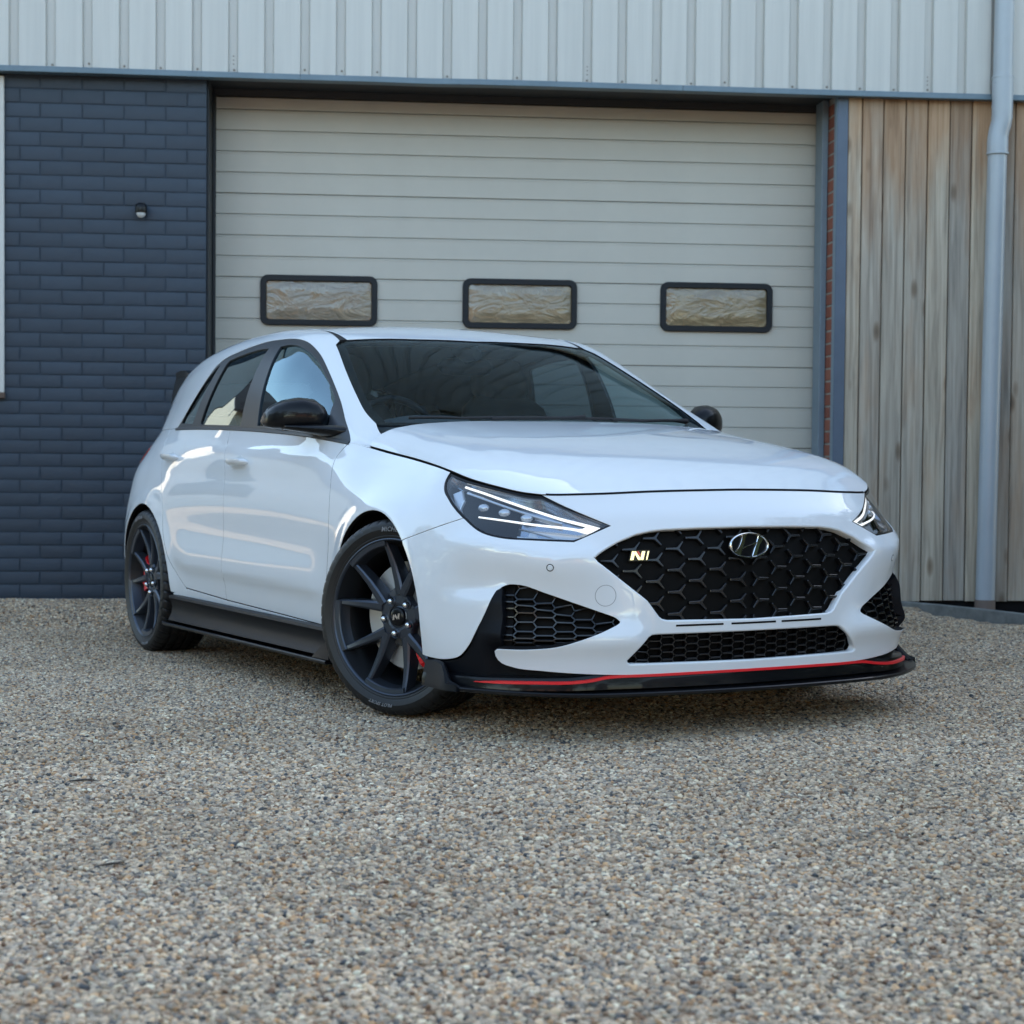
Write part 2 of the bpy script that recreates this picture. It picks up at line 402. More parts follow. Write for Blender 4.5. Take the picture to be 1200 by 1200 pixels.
def _r_front(s, z):
    a = S1 - s
    w = sstep(.40, .58, a)*(1 - sstep(.92, 1.08, a))
    zr = np.interp(a, [.4, .547, .652, .79, .95], [.50, .535, .528, .556, .575])
    zi = np.interp(a, [.40, .455, .68, .81, .95], [.335, .345, .425, .452, .44])
    t = np.clip((z - zi)/(zr - zi), 0, 1)
    up = np.exp(-(np.maximum(z - zr, 0)/.038)**2)
    low = np.exp(-(np.maximum(zi - z, 0)/.03)**2)
    f = np.where(z > zr, .020*up, np.where(z > zi, -.018 + .038*(t*.6 + .4*sstep(0, 1, t)), -.018*low))
    r = f*w
    # chin wings under the intake point: stand forward, outwards of the lower grille
    w3 = sstep(.33, .43, a)*(1 - sstep(.80, .95, a))
    r = r + .020*np.exp(-((z - .285)/.045)**2)*w3
    # brow above the grille and under the bonnet line
    r = r + .004*np.exp(-((z - .655)/.03)**2)*(1 - sstep(.55, .75, a))
    return r*sstep(.15, .40, s)
RELIEF += [_r_side, _r_front]

# ---- panels: an outline in (u, v) filled with a fine mesh that lies on a master surface, with turned-in edges
def curve(pts, n=10):
    pts = np.array(pts, float); k = np.r_[0, np.cumsum(np.hypot(*np.diff(pts, axis=0).T))]
    if len(pts) < 3: return pts
    return spl(k, pts)(np.linspace(0, k[-1], n*(len(pts) - 1) + 1))
def path(*segs):
    out = []
    for g in segs:
        for p in np.asarray(g, float).reshape(-1, 2):
            if not out or hypot(p[0]-out[-1][0], p[1]-out[-1][1]) > 1e-4: out.append(tuple(p))
    if hypot(out[0][0]-out[-1][0], out[0][1]-out[-1][1]) < 1e-4: out.pop()
    return np.array(out)
def arc(cx, cz, r, a0, a1, n=28):
    t = np.radians(np.linspace(a0, a1, n)); return np.stack([cx + r*np.cos(t), cz + r*np.sin(t)], 1)
def area(p): x, y = p[:, 0], p[:, 1]; return .5*np.sum(x*np.roll(y, -1) - y*np.roll(x, -1))
def resample(p, step):
    out = []
    for a, b in zip(p, np.roll(p, -1, 0)):
        n = max(1, int(math.ceil(np.hypot(*(b - a))/step)))
        out += [a + (b - a)*k/n for k in range(n)]
    return np.array(out)
def bis(p):                      # unit vectors pointing to the left of travel, mitred
    d = np.roll(p, -1, 0) - p; d /= np.maximum(np.hypot(*d.T), 1e-9)[:, None]; e = np.roll(d, 1, 0)
    nl = np.stack([-d[:, 1], d[:, 0]], 1) + np.stack([-e[:, 1], e[:, 0]], 1)
    L = np.hypot(*nl.T); nl = nl/np.maximum(L, .3)[:, None]; mit = np.clip(2/np.maximum(L, .9), 1, 1.6)
    return nl, mit
def inside(P, poly):
    x, y = P[:, 0], P[:, 1]; r = np.zeros(len(P), bool)
    for (x0, y0), (x1, y1) in zip(poly, np.roll(poly, -1, 0)):
        if y0 == y1: continue
        c = ((y0 > y) != (y1 > y)) & (x < (x1 - x0)*(y - y0)/(y1 - y0) + x0); r ^= c
    return r
def nrm(S, u, v, e=2e-3):
    a = S(u + e, v) - S(u - e, v); b = S(u, v + e) - S(u, v - e)
    n = np.cross(a, b); n /= np.maximum(np.linalg.norm(n, axis=-1), 1e-12)[..., None]
    p = S(u, v); c = p.copy(); c[..., 0] = np.clip(c[..., 0], -2.6, .2); c[..., 1] = 0; c[..., 2] = .55
    f = np.sum(n*(p - c), -1) < 0; n[f] *= -1
    return n
def panel(S, outer, holes=(), step=.022, gap=.0028, fl=.014, rad=.0016, off=0., hfl=None, hrad=None, closed=False):
    loops = []
    for k, p in enumerate([outer] + list(holes)):
        p = np.asarray(p, float)
        if (area(p) > 0) != (k == 0): p = p[::-1]
        p = resample(p, step*.6); nl, mit = bis(p); p = p + nl*(mit*gap)[:, None]; loops.append(p)
    lo, hi = loops[0].min(0), loops[0].max(0)
    gx, gy = np.meshgrid(np.arange(lo[0], hi[0], step), np.arange(lo[1], hi[1], step)); gx = gx + (np.arange(gx.shape[0]) % 2)[:, None]*step/2
    G = np.stack([gx.ravel(), gy.ravel()], 1); k = inside(G, loops[0])
    for h in loops[1:]: k &= ~inside(G, h)
    G = G[k]; bd = np.vstack(loops)
    if len(G):
        dm = np.full(len(G), 9.)
        for i in range(0, len(bd), 400): dm = np.minimum(dm, np.sqrt(((G[:, None] - bd[None, i:i+400])**2).sum(-1)).min(1))
        G = G[dm > step*.45]
    P2 = np.vstack([bd, G]); E = []; k = 0
    for p in loops: n = len(p); E += [(k + i, k + (i + 1) % n) for i in range(n)]; k += n
    co, _, F, ov, _, _ = delaunay_2d_cdt([Vector(p) for p in P2], E, [], 0, 1e-7)
    co = np.array([tuple(c) for c in co]); mp = {}
    for i, o in enumerate(ov):
        for q in o: mp[q] = i
    F = np.array([f for f in F if len(f) == 3]); cen = co[F].mean(1); k = inside(cen, loops[0])
    for h in loops[1:]: k &= ~inside(cen, h)
    F = F[k]
    P = S(co[:, 0], co[:, 1]); N = nrm(S, co[:, 0], co[:, 1]); P = P + N*off
    fn = np.cross(P[F[:, 1]] - P[F[:, 0]], P[F[:, 2]] - P[F[:, 0]]); k = np.sum(fn*N[F].sum(1), -1) < 0
    F[k] = F[k][:, ::-1]
    V = [P]; NN = [N]; FF = [list(map(tuple, F))]; base = len(P); k = 0; dark = set()
    for li, p in enumerate(loops):
        n = len(p); idx = [mp[k + i] for i in range(n)]; k += n
        R, D = (rad, fl) if li == 0 else (hrad or rad, hfl or fl)
        A = P[idx]; NA = N[idx]
        tg = np.roll(A, -1, 0) - np.roll(A, 1, 0); tg /= np.maximum(np.linalg.norm(tg, axis=1), 1e-9)[:, None]
        out = np.cross(tg, NA)                                # outward of the panel, up to sign
        nl, _ = bis(p); q = p - nl*1e-3
        ref = S(q[:, 0], q[:, 1]) - S(p[:, 0], p[:, 1]); out *= np.sign(np.sum(out*ref, 1) + 1e-15)[:, None]
        m = 3 if R > .004 else 2
        rings = [A]; rn = [NA]
        for j in range(1, m + 1):
            th = pi/2*j/m; rings.append(A + out*R*sin(th) - NA*R*(1 - cos(th))); rn.append(NA*cos(th) + out*sin(th))
        rings.append(rings[-1] - NA*D - out*(.15*D if li and R > .004 else 0)); rn.append(out)
        o = base
        ids = [idx]
        for r, q in zip(rings[1:], rn[1:]):
            V.append(r); NN.append(q); ids.append(list(range(o, o + n))); o += n
        base = o
        for ra, rb in zip(ids[:-1], ids[1:]):
            for i in range(n):
                j = (i + 1) % n; f = (ra[i], ra[j], rb[j], rb[i]); FF.append([f])
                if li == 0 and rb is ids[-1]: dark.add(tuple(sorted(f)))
    V = np.vstack(V); NN = np.vstack(NN); FF = [f for g in FF for f in g]
    # orient rim quads with their normals
    res = []
    for f in FF:
        if len(f) == 4:
            c = np.cross(V[f[1]] - V[f[0]], V[f[2]] - V[f[0]])
            if np.dot(c, NN[f[2]] + NN[f[0]]) < 0: f = f[::-1]
        res.append(f)
    panel.dark = [tuple(sorted(f)) in dark for f in res]
    return V, res, NN
def panel_obj(name, m, parent, S, outer, holes=(), sides=(1,), **kw):
    V, F, N = panel(S, outer, holes, **kw); out = []
    for sd in sides:
        if sd > 0: me = mesh(V, F, normals=N)
        else: k = np.array([1, -1, 1]); me = mesh(V*k, [f[::-1] for f in F], normals=N*k)
        o = link(name, me, m, parent); out.append(o)
        if m is M['paint']:                                # shade of the shut line put into dark edge walls
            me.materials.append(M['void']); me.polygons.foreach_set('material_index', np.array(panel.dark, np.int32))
    return out
def solid_on(S, poly, o0, o1, mb, ch=.0):
    """a small flat-topped block whose outline lies on a surface, from offset o0 to o1, top edge chamfered by ch"""
    p = np.asarray(poly, float)
    if area(p) < 0: p = p[::-1]
    N = nrm(S, p[:, 0], p[:, 1]); A = S(p[:, 0], p[:, 1]); nl, mit = bis(p); q = p + nl*(mit*ch)[:, None]
    R = [A + N*o0, A + N*(o1 - ch)]
    if ch: R.append(S(q[:, 0], q[:, 1]) + N*o1)
    mb.rings([list(r) for r in R], True, True)
def strip_on(S, pts, w, o0, o1, mb, ch=.0):
    pts = np.asarray(pts, float); d = np.gradient(pts, axis=0); d /= np.hypot(*d.T)[:, None]; n = np.stack([-d[:, 1], d[:, 0]], 1)
    ww = np.asarray(w, float)*np.ones(len(pts)); a = pts + n*ww[:, None]/2; b = pts - n*ww[:, None]/2
    NA = nrm(S, pts[:, 0], pts[:, 1]); PA = S(a[:, 0], a[:, 1]); PB = S(b[:, 0], b[:, 1])
    a2 = pts + n*(ww[:, None]/2 - ch); b2 = pts - n*(ww[:, None]/2 - ch); QA = S(a2[:, 0], a2[:, 1]); QB = S(b2[:, 0], b2[:, 1])
    R = [[PA[i] + NA[i]*o0, PA[i] + NA[i]*(o1 - ch), QA[i] + NA[i]*o1, QB[i] + NA[i]*o1, PB[i] + NA[i]*(o1 - ch), PB[i] + NA[i]*o0] for i in range(len(pts))]
    mb.rings(R, True, True)
mirS = lambda p: np.stack([2*S1 - np.asarray(p)[:, 0], np.asarray(p)[:, 1]], 1)      # across the car's centre line, lower body
mirT = lambda p: np.stack([np.asarray(p)[:, 0], 2 - np.asarray(p)[:, 1]], 1)         # the same on the greenhouse
# ------------------------------------------------------------------ the car
CAR_ROT = (-1.61383868e-05*0, -2.04752486e-02, -1.08687750)
car = empty('car', (0.34566842, 6.4014038, -.003), CAR_ROT)
tag(car, 'white five-door hatchback with black wheels parked on gravel before the garage door', 'car')
zt = lambda s: float(_zt(s))
top = lambda a, b, n=16, d=0.: [(s, zt(s) + d) for s in np.linspace(a, b, n)]
both = (1, -1)
doorF = curve([(-.40,.900),(-.440,.862),(-.448,.83),(-.418,.73),(-.410,.60),(-.432,.49),(-.47,.36),(-.525,.256)], 6)
doorB = curve([(-1.615, zt(-1.615)),(-1.575,.86),(-1.545,.76),(-1.541,.643),(-1.552,.505),(-1.575,.290)], 6)
doorR = curve([(-2.55, zt(-2.55)),(-2.486,.911),(-2.403,.796),(-2.343,.683),(-2.313,.548),(-2.227,.412),(-2.074,.315)], 6)
lamp_rear = curve([(.352,.789),(.350,.767),(.365,.739),(.405,.709),(.502,.649)], 5)
lamp_low = curve([(.502,.649),(.596,.605),(.67,.590),(.751,.585),(.897,.579)], 5)
lamp_tip = (1.020,.626)
# wings, doors, quarter panels, sills: each side its own object
panel_obj('wing', M['paint'], car, B, path(doorF[::-1], top(-.40, .352), lamp_rear, [(.385,.617),(.24,.577)],
          arc(0,.3225,.346, 46.8, 194), [(-.345,.238),(-.51,.243)]), sides=both)
DF = panel_obj('door', M['paint'], car, B, path(doorF, [(-.525,.256),(-1.232,.279),(-1.575,.290)], doorB[::-1], top(-1.615, -.40)), sides=both)
DR = panel_obj('door', M['paint'], car, B, path(doorB, [(-1.575,.290),(-2.074,.315)], doorR[::-1], top(-2.55, -1.615)), sides=both)
panel_obj('quarter_panel', M['paint'], car, B, path(doorR, [(-2.085,.300),(-2.235,.287)], arc(-2.615,.315,.357, -4, 184), [(-2.98,.26),(S0+.63,.27)],
          [(S0+.63, .6)], top(S0+.63, -2.55, 24)), sides=both)
panel_obj('sill_panel', M['paint'], car, B, path([(-.35,.237),(-.525,.2525),(-1.232,.2755),(-1.575,.2865),(-2.074,.311),(-2.235,.286),(-2.235,.262),(-1.345,.236),(-.35,.215)]), sides=both, gap=.001)
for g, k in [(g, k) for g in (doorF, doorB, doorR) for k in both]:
    mb = MB(); strip_on(B, g, .0046, -.008, -.0008, mb); link('door_gap_shade', mesh([(x, y*k, z) for x, y, z in mb.v], mb.f if k > 0 else [f[::-1] for f in mb.f]), M['void'], car)  # dark strips laid in the door gaps in place of their shade
# bonnet
Hm = lambda u, v: Hd(u/1.17, v/.77)
BON = panel_obj('bonnet', M['paint'], car, Hm, path([(0,-.77),(1.17,-.77),(1.17,.77),(0,.77)]), step=.024, gap=.0042, fl=.02)[0]
# roof side frames (pillars and rail), roof, windscreen
DLO = path(curve([(-2.404,.004),(-2.231,.189),(-2.10,.345)], 5), curve([(-2.085,.372),(-2.035,.408),(-1.847,.450),(-1.627,.480),(-1.427,.508),(-1.265,.533),(-1.16,.547),(-1.05,.549),
       (-.946,.541),(-.803,.522),(-.633,.470),(-.475,.340),(-.405,.12),(-.394,0.)], 5))
WSE = curve([(-.437,.630),(-.54,.620),(-.741,.616),(-.947,.625),(-1.085,.637)], 5)
WST = curve([(-1.118,.672),(-1.089,.761),(-1.051,.915),(-1.034,1.0)], 6)
frame_poly = path([(-.26,0.)], curve([(-.262,.02),(-.285,.30),(-.335,.615)], 5), WSE, [(-1.118,.655),(-1.34,.661),(-2.0,.664),(-2.7,.664),(-3.055,.655)],
       curve([(-3.055,.655),(-3.10,.45),(-3.14,.2),(-3.15,0.)], 5), [(-2.46,0.)], DLO)
panel_obj('side_frame', M['paint'], car, U, frame_poly, sides=both, gap=.0015, step=.02)
panel_obj('side_frame_lining', M['void'], car, U, frame_poly, sides=both, gap=.004, step=.04, off=-.02, fl=.002)
roof_half = path(WST, [(-1.034,1.0)])
roof_poly = path([(-3.055,.668)], [(-2.0,.669),(-1.34,.668)], WST, mirT(WST)[::-1], [(-1.34,1.332),(-2.0,1.331),(-3.055,1.332)])
panel_obj('roof', M['paint'], car, U, roof_poly, gap=.002, step=.03)
panel_obj('roof_lining', M['void'], car, U, roof_poly, gap=.0, step=.06, off=-.03, fl=.002)
mb = MB(); strip_on(U, [(x, .6645) for x in np.linspace(-1.13, -3.05, 40)], .016, -.012, -.0035, mb)
V0, F0 = mb.v, mb.f
for k in (1, -1): link('roof_ditch_strip', mesh([(x, y*k, z) for x, y, z in V0], F0 if k > 0 else [f[::-1] for f in F0]), M['matte'], car)
WSB = curve([(-.362,1.0),(-.366,.85),(-.378,.74),(-.437,.632)], 6)
wsr = path(WSB, WSE[1:] + [0, .002], WST + [.004, 0]); ws_poly = path(wsr, mirT(wsr)[::-1])
nl, mit = bis(ws_poly if area(ws_poly) > 0 else ws_poly[::-1]); wsp = (ws_poly if area(ws_poly) > 0 else ws_poly[::-1])
WS = panel_obj('windscreen', M['ws'], car, U, ws_poly, gap=.001, step=.04, off=-.005, fl=.001)[0]
panel_obj('windscreen_border', M['void'], WS, U, wsp, [resample(wsp, .03) + bis(resample(wsp, .03))[0]*.022], gap=.001, step=.03, off=-.0095, fl=.002)
# window frames and side glass
gF = path(curve([(-1.358,.452),(-1.29,.474),(-1.155,.500),(-1.012,.511),(-.90,.502),(-.813,.484),(-.71,.448)], 5), [(-.690,.430),(-.61,.222),(-.590,.030),(-1.297,.018)])
gR = path([(-1.469,.437)], curve([(-1.469,.437),(-1.70,.424),(-1.905,.398)], 5), [(-1.925,.375),(-2.041,.030),(-2.03,.016),(-1.498,.012)])
gQ = path([(-2.013,.385)], curve([(-2.05,.372),(-2.15,.280),(-2.307,.118),(-2.355,.03)], 4), [(-2.16,.022)])
DF_ = path(DLO, [(-2.402,0.)])
panel_obj('window_frame', M['frame'], car, U, DF_, [gF, gR, gQ], sides=both, gap=.001, step=.025, off=-.002, fl=.010, hfl=.012)
grow = lambda p, d: (lambda q: q - bis(q)[0]*d)(p if area(p) > 0 else p[::-1])
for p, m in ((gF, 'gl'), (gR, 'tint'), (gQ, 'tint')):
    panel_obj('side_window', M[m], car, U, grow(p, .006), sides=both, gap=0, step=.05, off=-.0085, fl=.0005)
mb = MB(); strip_on(B, [(s, zt(s) - .004) for s in np.linspace(-.40, -2.42, 50)], .012, -.004, .004, mb, .002)
for k in (1, -1): link('window_seal', mesh([(x, y*k, z) for x, y, z in mb.v], mb.f if k > 0 else [f[::-1] for f in mb.f]), M['frame'], car)
mb = MB(); strip_on(U, [(-1.395,.448),(-1.365,.25),(-1.352,.02)], .006, -.004, .003, mb, .001)
# tail: tailgate, rear bumper, lamps, spoiler
tg = path([(-3.06,.662)], curve([(-3.06,.655),(-3.105,.45),(-3.145,.2),(-3.17,0.02)], 4), [(-3.28,.02),(-3.28,1.98),(-3.17,1.98)], mirT(curve([(-3.06,.655),(-3.105,.45),(-3.145,.2),(-3.17,.02)], 4))[::-1])
panel_obj('tailgate', M['paint'], car, U, tg, [path([(-3.09,.62),(-3.20,.50),(-3.22,.6),(-3.22,1.4),(-3.20,1.5),(-3.09,1.38)])], step=.03)
panel_obj('rear_window', M['tint'], car, U, path([(-3.07,.6),(-3.23,.45),(-3.23,1.55),(-3.07,1.4)]), step=.05, off=-.008)
panel_obj('tailgate_lower', M['paint'], car, B, path([(S0-.63,.60),(S0+.63,.60)], top(S0+.63, S0-.63, 20)), step=.04)
panel_obj('rear_bumper', M['paint'], car, B, path([(S0-.63,.24),(S0+.63,.24),(S0+.63,.596),(S0-.63,.596)]), step=.04)
panel_obj('tail_lamp', M['tail'], car, B, path([(S0+.50,.80),(-3.17,.81),(-3.02,.88),(-2.93,.925),(-3.05,.945),(S0+.50,.93)]), off=.004, sides=both, gap=0, fl=.01)
mb = MB(); R = []
for y in np.linspace(-.555, .555, 25):
    e = (abs(y)/.555)**4; zf = float(U(-2.99, 1 - .34*abs(y)/.555)[2]) + .004; zr = 1.325 - .022*(abs(y)/.555)**2; xr = -3.285 + .075*e
    R.append([(-2.985, y, zf), (-3.06, y, zf*.55 + zr*.45 + .012), (xr + .09, y, zr + .008), (xr + .012, y, zr + .003), (xr, y, zr - .006), (xr + .006, y, zr - .026), (xr + .10, y, zr - .045), (-3.00, y, zf - .02)])
mb.rings(R); link('roof_spoiler', mb.me(True, 40), M['gloss'], car)
for k in (1, -1):
    mb = MB(); P = [(-3.02, 1.262), (-3.10, 1.288), (-3.20, 1.300), (-3.215, 1.265), (-3.215, 1.19), (-3.185, 1.10)]
    mb.rings([[(x, k*(.500 + .25*(1.3 - z)), z) for x, z in P], [(x, k*(.550 + .22*(1.3 - z)), z) for x, z in P]])
    link('spoiler_side_blade', mb.me(bevel=.004), M['gloss'], car)

# ---- front bumper with its openings
gr = [(-.535,.533),(-.520,.546),(-.498,.558),(-.450,.581),(-.392,.602),(-.345,.611),(-.298,.6155),(-.173,.619),(0,.620)]
gb = [(0,.331),(-.300,.336),(-.318,.340),(-.330,.349),(-.368,.398),(-.472,.478),(-.525,.518)]
grille_h = path([(S1 + a, z) for a, z in gr], [(S1 - a, z) for a, z in gr[::-1]], [(S1 - a, z) for a, z in gb[::-1]], [(S1 + a, z) for a, z in gb])
lr = [(-.434,.222),(-.431,.212),(-.420,.207),(0,.204)]; lt = [(0,.301),(-.335,.301),(-.352,.2995),(-.364,.293)]
low_h = path([(S1 + a, z) for a, z in lr], [(S1 - a, z) for a, z in lr[::-1]], [(S1 - a, z) for a, z in lt[::-1]], [(S1 + a, z) for a, z in lt])
slots = [path([(S1 + a, .3195), (S1 + b, .3195), (S1 + b + .006, .3255), (S1 + a + .006, .3255)]) for a, b in ((-.275,-.112),(-.083,.083),(.106,.269))]
fang_edge = curve([(.369,.217),(.467,.2175),(.517,.229),(.556,.262),(.600,.330),(.636,.398),(.650,.425)], 5)
int_top = curve([(.650,.425),(.664,.441),(.685,.4495),(.724,.4495),(.811,.424),(.90,.394),(1.005,.358)], 5)
int_tip = curve([(1.005,.358),(1.028,.346),(1.034,.340),(1.021,.329)], 4)
int_bot = curve([(1.021,.329),(.96,.304),(.904,.284),(.85,.268),(.776,.2595),(.664,.259)], 5)
fang_in = curve([(.653,.252),(.655,.232),(.668,.217),(.704,.204),(.801,.193),(.992,.180)], 5)
halfb = path(lamp_low[::-1], [(.502,.649),(.385,.617),(.24,.577)], arc(0,.3225,.346, 46.8, -17)[1:], fang_edge, int_top, int_tip, int_bot, fang_in, [(1.10,.176),(S1,.175)])
bump_half = path(halfb)      # from the lamp's inner lower corner round to the bottom centre
bump_poly = path(bump_half, mirS(bump_half)[::-1], mirS([lamp_tip]), mirS(top(.785, S1, 20, -.001)), [] if False else top(.785, S1, 20, -.001)[::-1], [lamp_tip])
BUMP = panel_obj('front_bumper', M['paint'], car, B, bump_poly, [grille_h, low_h], step=.016, gap=.0018, fl=.022, hrad=.006, hfl=.024)[0]
def dbl(poly): return poly, mirS(poly)[::-1]
# backing and mesh grilles
panel_obj('grille_back_plate', M['plate'], car, B, grow(grille_h, .012), step=.04, off=-.034, fl=.004, gap=0)
panel_obj('bumper_backing', M['void'], car, B, path([(.40,.16),(2*S1-.40,.16),(2*S1-.40,.60),(2*S1-.78,.69),(.78,.69),(.40,.60)]), step=.05, off=-.085, fl=.004)
FANG = path(curve([(.372,.208),(.467,.2095),(.517,.222),(.556,.256),(.600,.325),(.634,.396),(.652,.432)], 5), [(.668,.440),(.676,.36),(.672,.262),(.668,.217)], curve([(.668,.214),(.704,.200),(.801,.189),(.992,.176)], 4), [(.992,.150),(.40,.150),(.375,.165)])
def BF(s, z):
    f, sg = _fold(np.asarray(s, float)); p, n = plan(f); o = -.008 + (.009*sstep(.54, .655, f)*sstep(.26, .31, np.asarray(z, float)) - .018*sstep(.60, .66, f)*(1 - sstep(.24, .30, np.asarray(z, float))))*(1 - sstep(.72, .95, f))
    return B(s, z) + np.stack([n[..., 0]*o, -sg*n[..., 1]*o, 0*o], -1)
panel_obj('bumper_fang', M['satin'], car, BF, FANG, sides=both, fl=.05, gap=0, step=.02, rad=.003)
gm = MB()
for sg in (1, -1):
    for i in range(8):
        a0 = sg*(.038 + .0725*i)
        for j in range(-1, 6):
            z0 = .322 + .0675*j + (.03375 if i % 2 else 0) 
            pts = np.array([(S1 - a0, z0)])
            if not inside(pts, grow(grille_h, .022))[0]: continue
            S_ = S1 - a0; o0, o1 = -.036, -.017
            d = 1 if sg > 0 else -1                    # arms open towards the centre line
            sp = np.array([(-.035,.0036),(.000,.0050),(.004,.0066),(.0225,.0240),(.0275,.0212),(.0115,0),(.0275,-.0212),(.0225,-.0240),(.004,-.0066),(.000,-.0050),(-.035,-.0036)])
            q = np.stack([S_ + d*sp[:, 0], z0 + sp[:, 1]], 1)
            solid_on(B, q, o0, o1 + .003*random.random(), gm, .0018)
GR = link('grille', gm.me(), M['grille'], car)
def hexmesh(poly, px, pz, bw, w, o0, o1, phase=0.):
    """honeycomb of long cells: level bars joined by short slanted webs"""
    m = MB(); lo, hi = poly.min(0), poly.max(0); big = grow(poly, .010)
    for i in range(int((hi[0]-lo[0])/px) + 2):
        for j in range(-1, int((hi[1]-lo[1])/pz) + 2):
            x, z = lo[0] + (i + .5)*px, lo[1] + (j + (.5 if i % 2 else 0) + phase)*pz
            q = np.array([(x - bw/2, z), (x + bw/2, z), (x + px - bw/2, z + pz/2), (x + px - bw/2, z - pz/2)])
            k = inside(q, big)
            if k[0] and k[1]: strip_on(B, [q[0], q[1]], w*1.5, o0, o1, m, .001)
            if k[1] and k[2]: strip_on(B, [q[1], q[2]], w, o0, o1 - .004, m)
            if k[1] and k[3]: strip_on(B, [q[1], q[3]], w, o0, o1 - .004, m)
    return m.me()
link('lower_grille', hexmesh(low_h, .042, .0235, .034, .0035, -.050, -.024), M['grille'], car)
panel_obj('lower_grille_back', M['void'], car, B, grow(low_h, .012), step=.05, off=-.052, fl=.004, gap=0)
INT = path(int_top, int_tip, int_bot, [(.660,.30),(.655,.38)])
for P in dbl(INT):
    link('intake_mesh', hexmesh(P, .062, .0245, .05, .0038, -.050, -.022), M['grille'], car)
    panel_obj('intake_back', M['plate'], car, B, grow(P, .014), step=.05, off=-.046, fl=.004, gap=0)
for sp in slots:
    mb = MB(); q_ = np.linspace(sp[0][0] + .003, sp[1][0] + .003, 20); strip_on(B, np.stack([q_, 0*q_ + .3225], 1), .006, -.006, .0012, mb, .0004); link('slot_insert', mb.me(), M['void'], BUMP)
mb = MB(); sq = np.linspace(.80, 2*S1 - .80, 70); strip_on(B, np.stack([sq, np.array([zt(_fold(np.array([q]))[0][0]) for q in sq]) + .0012], 1), .0055, -.006, .0012, mb); link('bonnet_gap_shade', mb.me(), M['void'], BUMP)  # dark strip standing in for the shade under the bonnet edge
# parking sensors, tow cover
for sg in (1, -1):
    mb = MB(); a = .665; c = np.array([S1 - sg*a, .503])
    t = np.linspace(0, 2*pi, 25)[:-1]
    solid_on(B, c + .0085*np.stack([np.cos(t), np.sin(t)], 1), -.01, .0015, mb, .001); so = link('parking_sensor', mb.me(), M['paint'], BUMP)
    mb = MB(); q = np.linspace(0, 2*pi, 33); strip_on(B, c + .0102*np.stack([np.cos(q), np.sin(q)], 1), .0022, -.004, .0006, mb); link('sensor_ring', mb.me(), M['matte'], BUMP)
mb = MB(); q = np.linspace(0, 2*pi, 41); strip_on(B, np.array([S1 - .497, .418]) + .0315*np.stack([np.cos(q), np.sin(q)], 1), .0018, -.004, .0004, mb)
link('tow_cover_seam', mb.me(), mat('seam_grey', (.30, .31, .32), .6), BUMP)

# ---- badge and emblem (built flat, then carried on the grille)
def emblem(name, polys, cx, cz, off, parent, mats, sc_=1.):
    p = B(np.array([S1 - cx]), np.array([cz]))[0]; n = nrm(B, np.array([S1 - cx]), np.array([cz]))[0]; n = n*[1, 1, .3]; n /= np.linalg.norm(n)
    u = np.cross([0, 0, 1], n); u /= np.linalg.norm(u); v = np.cross(n, u); obs = []
    for poly, d0, d1, mt, nm in polys:
        mb = MB()
        for lp in poly:
            lp = np.asarray(lp, float); lp = lp if area(lp) > 0 else lp[::-1]
            q = lp + bis(lp)[0]*min(.0012, (d1 - d0)*.4)
            mb.rings([[p + u*a + v*b + n*(off + d0) for a, b in lp], [p + u*a + v*b + n*(off + d1 - .001) for a, b in lp], [p + u*a + v*b + n*(off + d1) for a, b in q]])
        o = link(nm, mb.me(), mt, parent); obs.append(o)
    return obs
t = np.linspace(0, 2*pi, 65)[:-1]; ell = lambda a, b: np.stack([a*np.cos(t), b*np.sin(t)], 1)
EA, EB = .074, .0405
ringq = []
for i in range(64):
    j = (i + 1) % 64; o_, i_ = ell(EA, EB), ell(EA - .0085, EB - .0065); ringq.append(i)
mbr = MB()
_p = B(np.array([S1 - .006]), np.array([.560]))[0]; _n = np.array([1., 0, .06]); _n /= np.linalg.norm(_n); _u = np.array([0, 1., 0]); _v = np.cross(_n, _u)
if _v[2] < 0: _v = -_v
rr = []
for a in t:
    row = []
    for (da, h) in ((0, -.004), (0, .003), (-.003, .0065), (-.006, .0065), (-.009, .003), (-.009, -.004)):
        row.append(_p + _u*((EA + da)*cos(a)) + _v*((EB + da*.8)*sin(a)) + _n*h)
    rr.append(row)
mbr.rings(rr + [rr[0]], True, False); link('emblem_ring', mbr.me(True, 50), M['chrome'], GR)
mb = MB(); mb.rings([[_p + _u*((EA-.004)*cos(a)) + _v*((EB-.004)*sin(a)) + _n*h for a in t] for h in (-.012, -.001)]); link('emblem_back', mb.me(), M['gloss'], GR)
def bez(p0, p1, p2, n=8): k = np.linspace(0, 1, n)[:, None]; return (1-k)**2*np.array(p0) + 2*k*(1-k)*np.array(p1) + k*k*np.array(p2)
legL = np.vstack([bez((-.058,-.021), (-.034,-.004), (-.026,.034)), bez((-.006,.0385), (-.020,.004), (-.036,-.034))])
legR = -legL
barp = np.vstack([bez((-.026,-.010), (-.004,.004), (.018,.004)), bez((.026,.010), (.004,-.004), (-.018,-.004))])
def on_em(polys):
    mb = MB()
    for lp in polys:
        lp = np.asarray(lp); lp = lp if area(lp) > 0 else lp[::-1]; q = lp + bis(lp)[0]*.0016
        mb.rings([[_p - _u*a*1 + _v*b + _n*-.002 for a, b in lp], [_p - _u*a + _v*b + _n*.0025 for a, b in lp], [_p - _u*a + _v*b + _n*.005 for a, b in q]])
    return mb
